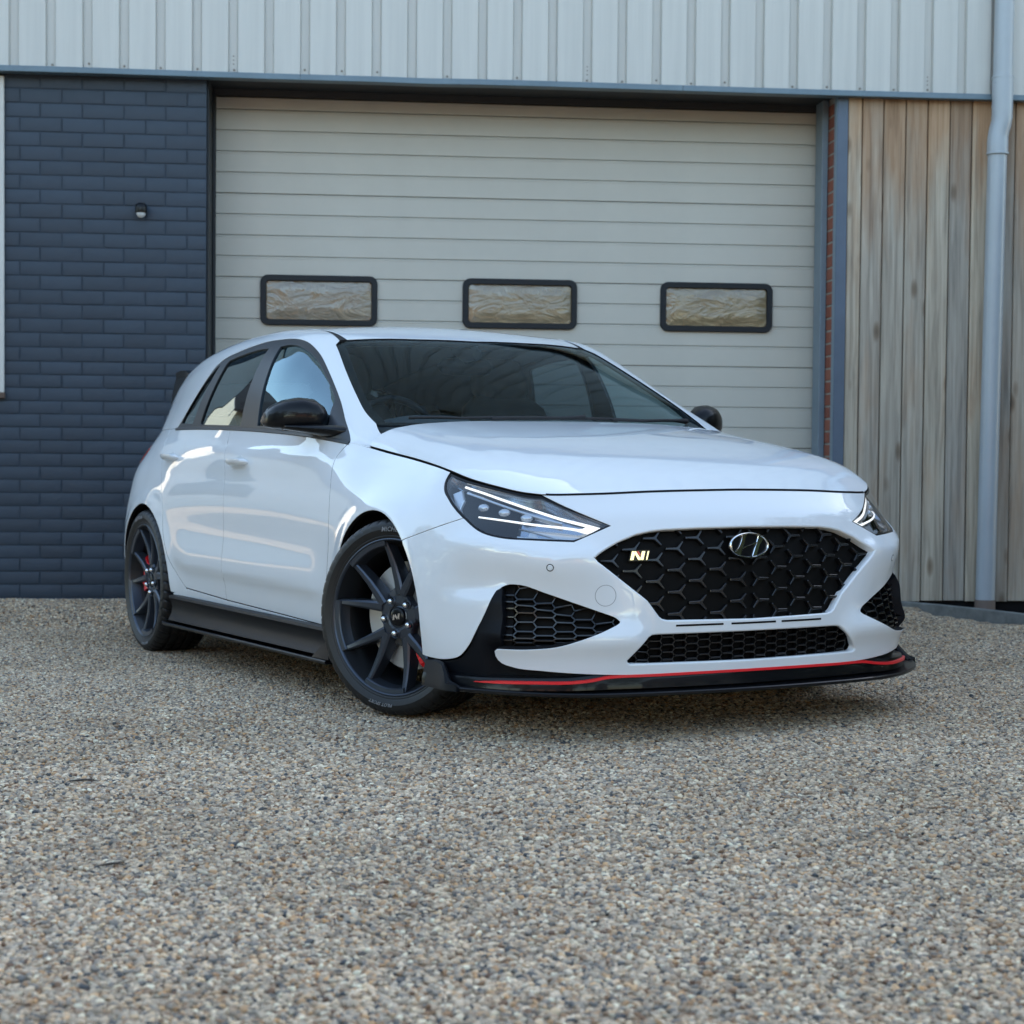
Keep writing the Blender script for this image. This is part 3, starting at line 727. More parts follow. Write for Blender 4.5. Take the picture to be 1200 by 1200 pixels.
# seen from the front the car's left (+y) is on the right, so u runs along +y
def on_em2(polys):
    mb = MB()
    for lp in polys:
        lp = np.asarray(lp); lp = lp if area(lp) > 0 else lp[::-1]; q = lp + bis(lp)[0]*.0016
        mb.rings([[_p + _u*a + _v*b + _n*h for a, b in L] for L, h in ((lp, -.002), (lp, .0025), (q, .005))])
    return mb
link('emblem_letter', on_em2([legL, legR, barp]).me(), M['chrome'], GR)
# small slanted N badge with a red flash
k = .033
Np = lambda L: [(x*k, z*k) for x, z in L]
badge_black = Np([(-1.05,-.50),(.80,-.50),(1.05,.50),(-.80,.50)])
n1 = Np([(-.95,-.40),(-.62,-.40),(-.42,.40),(-.75,.40)]); n2 = Np([(-.62,.40),(-.36,.40),(.16,-.40),(-.16,-.40)]); n3 = Np([(.02,-.40),(.34,-.40),(.54,.40),(.22,.40)])
nr = Np([(-.32,.40),(-.12,.40),(.08,.10),(-.02,-.05)]); n4 = Np([(.58,-.40),(.72,-.40),(.92,.40),(.78,.40)])
bp = B(np.array([S1 - .383]), np.array([.536]))[0]; bn = nrm(B, np.array([S1 - .383]), np.array([.536]))[0]; bn = bn*[1, 1, .2]; bn /= np.linalg.norm(bn)
bu = np.cross(np.array([0, 0, 1.]), bn); bu /= np.linalg.norm(bu); bv = np.cross(bn, bu)
def flat(polys, h0, h1):
    mb = MB()
    for lp in polys: mb.rings([[bp + bu*a + bv*b + bn*(h - .012) for a, b in lp] for h in (h0, h1)])
    return mb.me()
link('badge_plate', flat([badge_black], -.006, 0), M['gloss'], GR)
link('badge_letter', flat([n1, n2, n3, n4], 0, .004), mat('warm_chrome', (.78, .66, .45), .12, 1), GR)
link('badge_flash', flat([nr], .004, .0052), M['red'], GR)

# ---- splitter, red line, side skirts
def lip_pt(s, e, z):             # point e metres outside the bumper's plan outline
    f, sg = _fold(np.array([s])); p, n = plan(f); p, n, sg = p[0], n[0], sg[0]
    return (p[0] + n[0]*e, -sg*(p[1] + n[1]*e), z)
spl_s = np.concatenate([np.linspace(.36, .62, 14), np.linspace(.64, S1, 26)]); spl_s = np.concatenate([spl_s, (2*S1 - spl_s[::-1])[1:]])
def adist(s): return abs(min(s, 2*S1 - s) - S1)
R = []
for s in spl_s:
    a = adist(s); e = .046*float(sstep(1.13, .95, a)) + .006; zo = .126 + .012*float(sstep(.5, 1.0, a)); zi = .150
    R.append([lip_pt(s, -.16, zo - .004), lip_pt(s, -.16, zo + .006), lip_pt(s, -.03, zo + .006), lip_pt(s, e - .012, zo + .002), lip_pt(s, e - .003, zo + .005), lip_pt(s, e, zo + .002), lip_pt(s, e, zo - .004), lip_pt(s, e - .006, zo - .008)])
mb = MB(); mb.rings(R); SPL = link('splitter', mb.me(True, 35), M['gloss'], car)
# face under the bumper, above the splitter
mb = MB(); R = []
for s in spl_s:
    a = adist(s); zl = float(np.interp(a, [0, .49, .60, .88, 1.12], [.176, .178, .168, .165, .165]))
    q = .022*float(sstep(.46, .62, a)); R.append([lip_pt(s, -.035, zl + .012), lip_pt(s, q - .018, zl + .006), lip_pt(s, q - .014, zl - .004), lip_pt(s, q - .012, .136), lip_pt(s, -.06, .13)])
mb.rings([list(r) for r in R], True, True); link('splitter_face', mb.me(True, 40), M['gloss'], SPL)
ra = np.array([-.90, -.80, -.714, -.60, -.54, -.488, -.43, -.36, -.2, 0.]); rz = np.array([.1585, .1595, .160, .1605, .165, .1725, .1745, .1745, .176, .1765])
rs = np.linspace(-.90, 0, 46); rzf = spl(ra, rz)(rs); rs = np.concatenate([S1 + rs, S1 - rs[::-1][1:]]); rzf = np.concatenate([rzf, rzf[::-1][1:]])
R = []
for s, z in zip(rs, rzf):
    w = .0056*min(1, .25 + 9*min(s - rs[0], rs[-1] - s))
    q = -.006 + .022*float(sstep(.46, .62, adist(s))); R.append([lip_pt(s, q - .012, z - w), lip_pt(s, q, z - w*.7), lip_pt(s, q, z + w*.7), lip_pt(s, q - .012, z + w)])
mb = MB(); mb.rings(R); link('red_line', mb.me(True, 40), M['stripe'], SPL)
for k in (1, -1):               # upright end fins of the splitter by the wheels
    mb = MB(); R = []
    for s, z1, e0, e1 in ((.352, .212, .004, -.010), (.41, .214, .018, -.002), (.455, .208, .030, .012), (.485, .190, .044, .030), (.515, .160, .056, .046), (.56, .145, .062, .055)):
        R.append([lip_pt(s, e0 - .020, .130), lip_pt(s, e1 - .020, z1 - .004), lip_pt(s, e1 - .010, z1), lip_pt(s, e1, z1 - .004), lip_pt(s, e0, .150), lip_pt(s, e0 + .002, .130)])
    mb.rings(R); me = mb.me(True, 30)
    if k < 0:
        for v in me.vertices: v.co.y *= -1
        me.flip_normals()
    link('splitter_fin', me, M['satin'], SPL)
for k in (1, -1):
    mb = MB(); R = []
    for x in np.linspace(-2.245, -.335, 48):
        f = float(np.interp(x, [-2.245, -.335], [.018, -.006])); fl = float(sstep(-2.2, -2.05, x))
        P = [(.868, .262 + f), (.893, .258 + f), (.897, .248 + f), (.889, .236 + f), (.880, .215 + f*.8), (.884, .185 + f*.7), (.893, .170 + f*.6), (.898, .160 + f*.5), (.880, .150 + f*.5), (.84, .148)]
        R.append([(x, -k*y, z) for y, z in P])
    mb.rings(R); SK = link('side_skirt', mb.me(True, 50), M['satin'], car)
    mb = MB(); R = []
    for x in np.linspace(-2.27, -.345, 40):
        f = float(np.interp(x, [-2.27, -.345], [.012, -.002])); o = .012*float(sstep(-2.27, -2.2, x))
        R.append([(x, -k*y, z) for y, z in [(.84, .146 + f), (.900 + o, .1445 + f), (.916 + o, .151 + f), (.920 + o, .147 + f), (.917 + o, .138 + f), (.84, .136 + f)]])
    mb.rings(R); link('skirt_blade', mb.me(True, 40), M['gloss'], SK)
    mb = MB(); R = []
    for x, h in ((-.50, .0), (-.44, .035), (-.36, .06), (-.345, .06)):
        R.append([(x, -k*.885, .150), (x, -k*(.918), .150), (x, -k*(.912), .152 + h), (x, -k*.890, .152 + h)])
    mb.rings(R); link('skirt_fin', mb.me(True, 40), M['satin'], SK)

# ---- headlamps
lp = path(lamp_rear[2:], lamp_low[1:], [(.93,.588),(.985,.612),lamp_tip], curve([(1.012,.635),(.90,.676),(.785,zt(.785)-.004)], 4), [(s, zt(s) - .004) for s in np.linspace(.76, .36, 14)])
for k, P in enumerate(dbl(lp)):
    P = np.array(P); side = 1 if k == 0 else -1
    X = (lambda q: np.asarray(q, float)) if k == 0 else (lambda q: mirS(q))
    hl = empty('headlamp', (0, 0, 0), parent=car); inner = grow(P, -.006)
    panel_obj('lamp_housing', M['lampin'], hl, B, grow(P, -.001), step=.03, off=-.055, fl=.002, gap=0)
    V_, F_ = [], []
    q = resample(P if area(P) > 0 else P[::-1], .02); N = nrm(B, q[:, 0], q[:, 1]); A = B(q[:, 0], q[:, 1]); mb = MB()
    mb.rings([list(A - N*.004), list(A - N*.058)], True, False); link('lamp_wall', mb.me(True, 60), M['lampin'], hl)
    panel_obj('lamp_rim', M['gloss'], hl, B, P, [inner], step=.02, gap=.001, off=-.002, fl=.008, hfl=.010)
    panel_obj('lamp_lens', M['lens'], hl, B, grow(P, -.004), step=.025, gap=0, off=-.004, fl=.0005)
    up = X(curve([(.430,.758),(.60,.723),(.737,.690),(.86,.658),(.990,.624)], 5)); lo_ = X(curve([(.540,.664),(.65,.654),(.75,.643),(.88,.628),(.945,.618)], 5))
    mb = MB(); strip_on(B, up, np.interp(np.arange(len(up)), [0, len(up)*.7, len(up)-1], [.0060, .0072, .0095]), -.030, -.0265, mb, .001)
    strip_on(B, lo_, np.interp(np.arange(len(lo_)), [0, len(lo_)-1], [.0040, .0072]), -.030, -.0265, mb, .001)
    solid_on(B, X([(.895,.624),(.945,.611),(.992,.6245),(.955,.636),(.930,.627)]), -.030, -.0268, mb, .001); link('running_light', mb.me(), M['drl'], hl)
    mb = MB(); strip_on(B, X(curve([(.45,.740),(.60,.707),(.737,.674),(.86,.645)], 5)), .006, -.045, -.028, mb, .001)
    solid_on(B, X([(.385,.735),(.425,.748),(.455,.715),(.452,.690),(.470,.660),(.520,.640),(.49,.650),(.43,.690)]), -.05, -.024, mb, .003)
    strip_on(B, X(curve([(.55,.634),(.65,.617),(.75,.605),(.86,.597)], 5)), .012, -.055, -.040, mb, .002)
    link('lamp_bezel', mb.me(), M['bezel'], hl)
    mb = MB(); solid_on(B, X([(.505,.668),(.60,.652),(.75,.632),(.93,.610),(.895,.590),(.75,.596),(.61,.616),(.54,.640)]), -.054, -.046, mb, .003); link('lower_reflector', mb.me(), M['bezel'], hl)
    for (s_, z_, w_, h_) in ((.545,.695,.030,.018), (.640,.680,.030,.015), (.730,.664,.028,.011)):
        mb = MB(); solid_on(B, X([(s_-w_, z_-h_+.006), (s_+w_, z_-h_), (s_+w_, z_+h_-.008), (s_-w_, z_+h_)]), -.054, -.034, mb, .004); link('led_module', mb.me(bevel=.001), M['gloss'], hl)
        mb = MB(); c = B(*X([(s_, z_)])[0]); n_ = nrm(B, *[np.array([v]) for v in X([(s_, z_)])[0]])[0]
        u_ = np.cross([0, 0, 1], n_); u_ /= np.linalg.norm(u_); v_ = np.cross(n_, u_)
        mb.rings([[c + u_*r*cos(a)*1.5 + v_*r*sin(a) + n_*h for a in np.linspace(0, 2*pi, 17)[:-1]] for r, h in ((.013, -.040), (.0125, -.030), (.009, -.025), (.004, -.023))]); link('led_lens', mb.me(True, 70), M['lens'] if False else M['bezel'], hl)
    mb = MB(); strip_on(B, X(curve([(.378,.735),(.41,.705),(.45,.68)], 4)), .012, -.050, -.036, mb); link('side_reflector', mb.me(), M['bezel'], hl)

# ---- door handles, mirrors
for s0, z0, dr in ((-1.385,.843, DF), (-2.300,.874, DR)):
    for o, sg in zip(dr, (1, -1)):
        S = B if sg > 0 else (lambda s, z: B(s, z)*[1, -1, 1])
        mb = MB(); R = []
        for t_ in np.linspace(-1, 1, 15):
            s = s0 + .098*t_; h = .013*(1 - abs(t_)**4)**.5 + .002; of = .036*(1 - t_**4)**.6
            c = B(s, z0 - .010*t_*0); n = nrm(B, np.array([s]), np.array([z0]))[0]
            R.append([c + n*(of*.55 - .004) + np.array([0, 0, h*1.0]), c + n*(of + .004) + np.array([0, 0, h*.55]), c + n*(of + .005) + np.array([0, 0, -h*.2]), c + n*(of*.8) + np.array([0, 0, -h*.9]), c + n*(of*.45 - .004) + np.array([0, 0, -h])])
        mb.rings(R); me = mb.me(True, 60)
        me2 = me
        if sg < 0:
            for v in me.vertices: v.co.y *= -1
            me.flip_normals()
        link('handle', me2, M['paint'], o)
        mb = MB(); t = np.linspace(0, 2*pi, 25)[:-1]
        solid_on(S, np.stack([s0 + .03*np.cos(t), z0 + .004 + .026*np.sin(t)], 1), -.02, -.0005 + .0012, mb, .0003); link('handle_recess', mb.me(True, 40), M['paint'], o)
def mirror_mesh(rows):
    mb = MB(); mb.rings(rows); return mb.me(True, 55)
for sg in (1, -1):
    root = empty('mirror', parent=car)
    R = []
    yy = np.array([.778, .800, .835, .880, .925, .960, .979, .986]); 
    hz = np.array([.030, .052, .064, .065, .058, .045, .029, .012]); fx = np.array([.020, .050, .080, .088, .080, .058, .032, .010])
    zc = np.array([.968, .986, 1.000, 1.005, 1.003, .997, .990, .986])
    for y, h, f, z0 in zip(yy, hz, fx, zc):
        row = []
        for a in np.linspace(0, 2*pi, 29)[:-1]:
            ca, sa = cos(a), sin(a); x = (f*abs(ca)**.8 if ca > 0 else -.040*abs(ca)**.45)
            row.append((-.735 + x - .50*(y - .9), -sg*y, z0 + h*np.sign(sa)*abs(sa)**(.8 if sa > 0 else .6)*(1 if sa > 0 else .85)))
        R.append(row)
    link('mirror_housing', mirror_mesh(R), M['gloss'], root)
    mb = MB(); R = []
    for y, x0, z0, w, h in ((.76, -.545, .938, .095, .026), (.80, -.555, .940, .088, .025), (.83, -.59, .946, .075, .021), (.86, -.63, .952, .058, .017), (.90, -.67, .957, .045, .012), (.94, -.71, .962, .03, .008)):
        R.append([(x0 + w*cos(a), -sg*y, z0 + h*sin(a)) for a in np.linspace(0, 2*pi, 13)[:-1]])
    mb.rings(R); link('mirror_foot', mb.me(True, 60), M['gloss'], root)
    mb = MB(); mb.rings([[(-.790, -sg*(.908 + .075*cos(a)), 1.002 + .052*sin(a)) for a in np.linspace(0, 2*pi, 25)[:-1]], [(-.793, -sg*(.908 + .07*cos(a)), 1.002 + .048*sin(a)) for a in np.linspace(0, 2*pi, 25)[:-1]]]); link('mirror_glass', mb.me(), M['chrome'], root)

# ---- dark inner hull, underbody, wheel housings
panel_obj('inner_hull', M['void'], car, B, path(arc(0,.3225,.365, -20, 200), [(-.36,.19),(-2.23,.19)], arc(-2.615,.315,.375, -15, 195), [(S0+.55,.22),(S0+.55,.95)], [(s, zt(s) - .03) for s in np.linspace(S0+.55, .70, 40)], [(.70,.20),(.36,.20)])[::-1], sides=both, off=-.034, fl=.004, step=.06, gap=0)
mb = MB(); mb.box(-3.30, .70, -.62, .62, .155, .19); mb.box(-2.2, -.42, -.84, .84, .155, .19); link('underbody', mb.me(), M['void'], car)
for cx in (0, -2.63):
    for k in (1, -1):
        mb = MB(); R = []
        for a in np.radians(np.linspace(-25, 205, 30)): R.append([(cx + .372*cos(a), -k*y, .3225 + .372*sin(a)) for y in (.60, .868)])
        mb.rings(R, False, False); a = np.radians(np.linspace(-25, 205, 30))
        mb.add([(cx, -k*.60, .3225)] + [(cx + .372*cos(t), -k*.60, .3225 + .372*sin(t)) for t in a], [(0, i + 1, i + 2) for i in range(29)])
        link('wheel_housing', mb.me(), M['void'], car)
# ---- cabin
mb = MB(); R = []
for x, z, w in ((-.30, .86, .70), (-.42, .935, .71), (-.60, .955, .72), (-.78, .945, .72), (-.86, .915, .72), (-.90, .80, .72), (-.90, .5, .72), (-.5, .5, .70)):
    R.append([(x, y, z + .012*cos(y*2.2)) for y in np.linspace(-w, w, 12)])
mb.rings(R, False, False); link('dashboard', mb.me(True, 60), M['dash'], car)
mb = MB(); R = []
for y in np.linspace(-.58, -.16, 14):
    t_ = (y + .37)/.21; h = .055*(1 - t_**4); R.append([(-.62, y, .945), (-.66, y, .955 + h), (-.80, y, .95 + h), (-.88, y, .93 + h*.5), (-.88, y, .90)])
mb.rings(R); link('instrument_hood', mb.me(True, 60), M['dash'], car)
mb = MB(); c = Vector((-.98, -.37, .92)); ax = Vector((.42, 0, .0)).normalized(); R = []
for a in np.linspace(0, 2*pi, 33)[:-1]:
    d = Vector((-.33*sin(a)*1, cos(a), .944*sin(a))); p = c + d*.178; n = Vector((.944, 0, .33)); R.append([p + d*.015*cos(b) + n*.015*sin(b) for b in np.linspace(0, 2*pi, 9)[:-1]])
mb.rings(R + [R[0]], True, False); mb.tube([c + Vector((0, -.17, 0)), c + Vector((.02, 0, 0)), c + Vector((0, .17, 0))], [.016, .045, .016], 8); link('steering_wheel', mb.me(True, 60), M['satin'], car)
def soft(mb, rows, n=20, p=3.2):
    R = []
    for (x, y, z, hx, hy, tilt) in rows:
        r = []
        for a in np.linspace(0, 2*pi, n + 1)[:-1]:
            ca, sa = cos(a), sin(a); q = (abs(ca)**p + abs(sa)**p)**(-1/p); r.append((x + hx*q*ca, y + hy*q*sa, z))
        R.append(r)
    mb.rings(R)
for y in (-.37, .37):
    st = empty('seat', parent=car)
    mb = MB(); soft(mb, [(-1.36, y, .50, .06, .22, 0), (-1.38, y, .56, .09, .25, 0), (-1.41, y, .75, .075, .255, 0), (-1.46, y, .95, .06, .235, 0), (-1.51, y, 1.08, .05, .19, 0), (-1.535, y, 1.13, .03, .13, 0)]); link('backrest', mb.me(True, 60), M['cloth'], st)
    mb = MB(); soft(mb, [(-1.53, y, 1.12, .03, .11, 0), (-1.54, y, 1.15, .05, .135, 0), (-1.555, y, 1.22, .05, .13, 0), (-1.565, y, 1.28, .035, .10, 0), (-1.565, y, 1.295, .015, .06, 0)]); link('headrest', mb.me(True, 60), M['cloth'], st)
    mb = MB(); soft(mb, [(-1.12, y, .42, .28, .24, 0), (-1.12, y, .50, .30, .26, 0), (-1.12, y, .55, .26, .22, 0)]); link('seat_cushion', mb.me(True, 60), M['cloth'], st)
mb = MB(); soft(mb, [(-2.28, 0, .5, .08, .60, 0), (-2.32, 0, .75, .08, .62, 0), (-2.38, 0, .95, .06, .60, 0), (-2.40, 0, 1.0, .03, .55, 0)], 28, 6)
for y in (-.40, .40): soft(mb, [(-2.42, y, .99, .03, .10, 0), (-2.43, y, 1.06, .04, .12, 0), (-2.44, y, 1.13, .025, .09, 0)])
link('rear_bench', mb.me(True, 60), M['cloth'], car)
mb = MB(); mb.box(-3.1, -.35, -.80, .80, .40, .44); link('cabin_floor', mb.me(), M['void'], car)
rm = empty('rear_view_mirror', parent=car)
mb = MB(); R = []
for y in np.linspace(-.12, .12, 13):
    t_ = abs(y)/.12; h = .034*(1 - t_**5)**.5 + .003; R.append([(-1.15 + .022*cos(a)*(1 - t_**4*.6) + .08*y, y + .01, 1.228 + h*sin(a)) for a in np.linspace(0, 2*pi, 13)[:-1]])
mb.rings(R); link('mirror_body', mb.me(True, 60), M['satin'], rm)
mb = MB(); mb.tube([(-1.15, .01, 1.235), (-1.12, .0, 1.262), (-1.11, 0, 1.285)], .012, 8); mb.tube([(-1.02, 0, 1.265), (-1.10, 0, 1.285), (-1.18, 0, 1.31)], [.02, .045, .04], 10); link('mirror_stalk', mb.me(True, 60), M['satin'], rm)
# wipers
for y0, y1 in ((-.58, .02), (-.02, .50)):
    w = empty('wiper', parent=car)
    def wp(y, d): p = U(np.interp(abs(y), [0, .4, .66], [-.405, -.425, -.475]) - d, np.interp(y, [-.70, 0, .70], [.62, 1, 1.38])); return p + np.array([.004, 0, .010])
    mb = MB(); mb.tube([wp(y, -.035) for y in np.linspace(y0, y1, 14)], .0055, 6); link('blade', mb.me(True), M['matte'], w)
    mb = MB(); mb.tube([wp(y, -.06 + .02*(y - y0)/(y1 - y0)) + np.array([0, 0, .004]) for y in np.linspace((y0+y1)/2, y1 + .10, 8)], [.007]*7 + [.012], 6); link('arm', mb.me(True), M['matte'], w)
# ------------------------------------------------------------------ wheels (built facing -y, the car's right)
def tyre_mesh():
    prof = [(.250,-.094),(.2545,-.104),(.260,-.1085),(.264,-.1095),(.266,-.1088),(.273,-.1125),(.284,-.1160),(.286,-.1168),(.288,-.1163),(.298,-.1150),(.307,-.1110),(.3135,-.1050),(.3180,-.0980),(.3205,-.0890),
            (.3216,-.0760),(.3219,-.0660),(.3150,-.0645),(.3150,-.0545),(.3222,-.0530),(.3225,-.0260),(.3155,-.0245),(.3155,-.0135),(.3225,-.0120)]
    prof = prof + [(r, -h) for r, h in prof[::-1]] 
    n = len(prof); seg = 288; R = []
    for k in range(seg):
        a = 2*pi*k/seg; row = []
        for r, h in prof:
            rr, ad = r, 0
            ah = abs(h)
            if .060 < ah < .112 and r > .306:
                if k % 6 == 0: rr -= .0055 if ah < .104 else .0035
                ad = (ah - .06)*.9
            elif ah < .053 and r > .318 and k % 12 == 0: rr -= .004
            row.append((rr*cos(a + ad*(1 if h < 0 else -1)), h, rr*sin(a + ad*(1 if h < 0 else -1))))
        R.append(row)
    mb = MB(); V = [p for r in R for p in r]; F = []
    for i in range(seg):
        for j in range(n - 1):
            a, b = i*n + j, ((i + 1) % seg)*n + j; F.append((a, b, b + 1, a + 1))
    mb.add(V, F); return mb.me(angle=28)
def rim_mesh(lip):
    mb = MB()
    if lip: mb.lathe([(.2550,-.090),(.2575,-.1000),(.2570,-.1080),(.2535,-.1095),(.2500,-.1070),(.2475,-.1000)], 96); return mb.me(angle=40)
    mb.lathe([(.2475,-.1000),(.2440,-.090),(.2360,-.072),(.2290,-.045),(.2235,.0),(.2250,.05),(.2330,.085),(.246,.10)], 96)
    return mb.me(angle=40)
def spoke_mesh():
    mb = MB(); apex0 = radians(90 - 9)
    y_in, y_out = -.074, -.098
    def arm(p0, p1, w0, w1, y0, y1, d0, d1):
        d = (Vector(p1) - Vector(p0)).normalized(); n = Vector((-d.y, d.x)); R = []
        for t, in ((0,), (.25,), (.5,), (.75,), (.92,), (1,)):
            c = Vector(p0).lerp(Vector(p1), t); w = w0 + (w1 - w0)*t; y = y0 + (y1 - y0)*t + .010*sin(pi*t); D = d0 + (d1 - d0)*t
            q = [(c + n*w*.62, y + D), (c + n*w*.58, y + D*.5), (c + n*w*.48, y + .0045), (c + n*w*.26, y), (c - n*w*.26, y), (c - n*w*.48, y + .0045), (c - n*w*.58, y + D*.5), (c - n*w*.62, y + D)]
            R.append([(v.x, h, v.y) for v, h in q])
        mb.rings(R)
    P = lambda r, a: (r*cos(a), r*sin(a))
    for k in range(5):
        th = apex0 + 2*pi*k/5
        arm(P(.030, th), P(.098, th), .040, .040, y_in + .002, y_in - .002, .046, .050)
        for s in (1, -1):
            arm(P(.074, th + s*.05), P(.2495, th + s*radians(17.5)), .036, .0165, y_in - .0035, y_out - .004, .052, .040)
        # bridge that ties neighbouring pairs along the rim
        a0, a1 = th + radians(17.5), th + 2*pi/5 - radians(17.5); R = []
        for a in np.linspace(a0 - .03, a1 + .03, 9): R.append([(r*cos(a), h, r*sin(a)) for r, h in ((.232, -.0995), (.235, -.1035), (.2495, -.1060), (.2505, -.085), (.226, -.058), (.229, -.080))])
        mb.rings(R)
    # hub
    R = []
    for r, h in ((.078, -.035), (.078, -.066), (.074, -.072), (.045, -.076), (.038, -.074), (.036, -.070), (.0, -.070)):
        R.append([(max(r, .001)*(1 + (.10*cos(5*(a - apex0)) if r > .07 else 0))*cos(a), h, max(r, .001)*(1 + (.10*cos(5*(a - apex0)) if r > .07 else 0))*sin(a)) for a in np.linspace(0, 2*pi, 61)[:-1]])
    mb.rings(R, True, False)
    return mb.me(angle=18)
def nut_mesh():
    mb = MB(); mb.rings([[(r*cos(a), h, r*sin(a)) for a in np.linspace(0, 2*pi, 13)[:-1]] for r, h in ((.0105, -.06), (.0105, -.083), (.0095, -.087), (.006, -.090), (.002, -.0912))]); return mb.me(angle=50)
def socket_mesh():
    mb = MB(); mb.rings([[(r*cos(a), h, r*sin(a)) for a in np.linspace(0, 2*pi, 21)[:-1]] for r, h in ((.0175, -.0765), (.0165, -.0775), (.0150, -.0765), (.0145, -.068))], True, False); return mb.me(angle=50)
def letters_mesh(txt, r0, size, a_mid, h):
    cu = bpy.data.curves.new('txt', 'FONT'); cu.body = txt; cu.size = size; cu.shear = .25; cu.extrude = .0009; cu.offset = size*.018; cu.align_x = 'CENTER'; cu.space_character = 1.12
    o = bpy.data.objects.new('txt', cu); COL.objects.link(o); dg = bpy.context.evaluated_depsgraph_get(); me = bpy.data.meshes.new_from_object(o.evaluated_get(dg)); bpy.data.objects.remove(o); bpy.data.curves.remove(cu)
    bm = bmesh.new(); bm.from_mesh(me); bmesh.ops.subdivide_edges(bm, edges=[e for e in bm.edges if e.calc_length() > .02], cuts=1); bm.to_mesh(me); bm.free()
    for v in me.vertices:
        r = r0 + v.co.y; a = a_mid - v.co.x/r0; z = v.co.z
        hh = h - .0045*((r - .284)/.02)*0
        v.co = (r*cos(a), hh - z, r*sin(a))
    return me
M['letter'] = mat('tyre_letter', (.22, .225, .235), .4)
ME_T, ME_R, ME_L, ME_S, ME_N, ME_K = tyre_mesh(), rim_mesh(False), rim_mesh(True), spoke_mesh(), nut_mesh(), socket_mesh()
mb = MB(); mb.lathe([(.178, .012), (.1795, .010), (.1795, -.006), (.178, -.008), (.105, -.008), (.104, -.010)], 72); ME_D = mb.me(angle=40)
mb = MB(); mb.lathe([(.104, -.006), (.100, -.034), (.095, -.037), (.03, -.038)], 48); ME_H = mb.me(angle=40)
def caliper_mesh():
    mb = MB(); R = []
    for a in np.radians(np.linspace(-27, 27, 11)):
        R.append([(r*cos(a), h, r*sin(a)) for r, h in ((.118, -.052), (.135, -.060), (.172, -.060), (.184, -.050), (.186, .03), (.12, .03))])
    mb.rings(R)
    for s in (-1, 1):
        a = s*radians(13); mb.lathe([(.016, -.062), (.015, -.066), (.004, -.067)], 16, c=(.155*cos(a), 0, .155*sin(a)))
    return mb.me(angle=35)
ME_C = caliper_mesh()
mb = MB(); mb.lathe([(.031, -.072), (.0305, -.078), (.027, -.0805), (.015, -.0825), (.001, -.083)], 40); ME_CAP = mb.me(angle=60)
def capN():
    mb = MB()
    for lp in ([(-.017,-.009),(-.009,-.009),(-.004,.009),(-.012,.009)], [(-.010,.009),(-.002,.009),(.010,-.009),(.002,-.009)], [(.004,-.009),(.012,-.009),(.017,.009),(.009,.009)]):
        mb.rings([[(a, h, b) for a, b in lp] for h in (-.0815, -.0845)])
    return mb.me()
ME_CN = capN()
_lm = [letters_mesh('MICHELIN', .2800, .0210, radians(86), -.1172), letters_mesh('PILOT SPORT', .281, .0150, radians(262), -.1170)]
def wheel(x, side, steer, front, spin):
    w = empty('wheel', parent=car)
    k = radians(steer)
    w.location = (x + .078*sin(k)*side*(1 if side > 0 else 1), -side*.700 - side*.078*cos(k), .3225) if front else (x, -side*.780, .3225)
    w.rotation_euler = (0, 0, k + (0 if side > 0 else pi))
    def part(nm, me, m, ang=0):
        o = link(nm, me, m, w); o.rotation_euler = (0, -ang, 0); return o
    part('tyre', ME_T, M['rubber'], spin); part('rim', ME_R, M['barrel'], spin); part('rim_lip', ME_L, M['rim'], spin); part('spokes', ME_S, M['rim'], spin)
    for me in _lm: part('tyre_lettering', me, M['letter'], spin)
    for i in range(5):
        a = radians(90 - 9 + 36 + 72*i) + spin
        for nm, me, m in (('wheel_nut', ME_N, M['chrome']), ('nut_socket', ME_K, M['rim'])):
            o = link(nm, me, m, w); o.location = (.0555*cos(a), 0, .0555*sin(a))
    part('hub_cap', ME_CAP, M['gloss'], 0); part('hub_letter', ME_CN, M['chrome'], .15)
    o = part('brake_disc', ME_D, M['steel']); o.location = (0, -.006, 0); o = part('disc_hat', ME_H, M['hat']); o.location = (0, -.006, 0)
    ca = radians(-35) if front else radians(172)
    if side < 0: ca = pi - ca
    o = part('brake_caliper', ME_C, M['red'], ca)
    return w
for sd in (1, -1):
    wheel(0, sd, 25, True, 0); wheel(-2.64, sd, 0, False, radians(14))
# ------------------------------------------------------------------ the building: local x along the front wall, y into the building, z up
TH = math.atan(.1016); DW = 10.35
TILT = .004                     # the building stands very slightly out of level
bloc = lambda lx, ly, lz=0: (lx*cos(TH) - ly*sin(TH), DW + lx*sin(TH) + ly*cos(TH), lz - TILT*lx)
def bthing(name, label, cat, lx=0, ly=0, lz=0, group=None):
    o = empty(name, bloc(lx, ly, lz), (0, TILT, TH)); return tag(o, label, cat, group)
def shared(name, me, m, parent, loc): o = link(name, me, m, parent); o.location = loc; return o
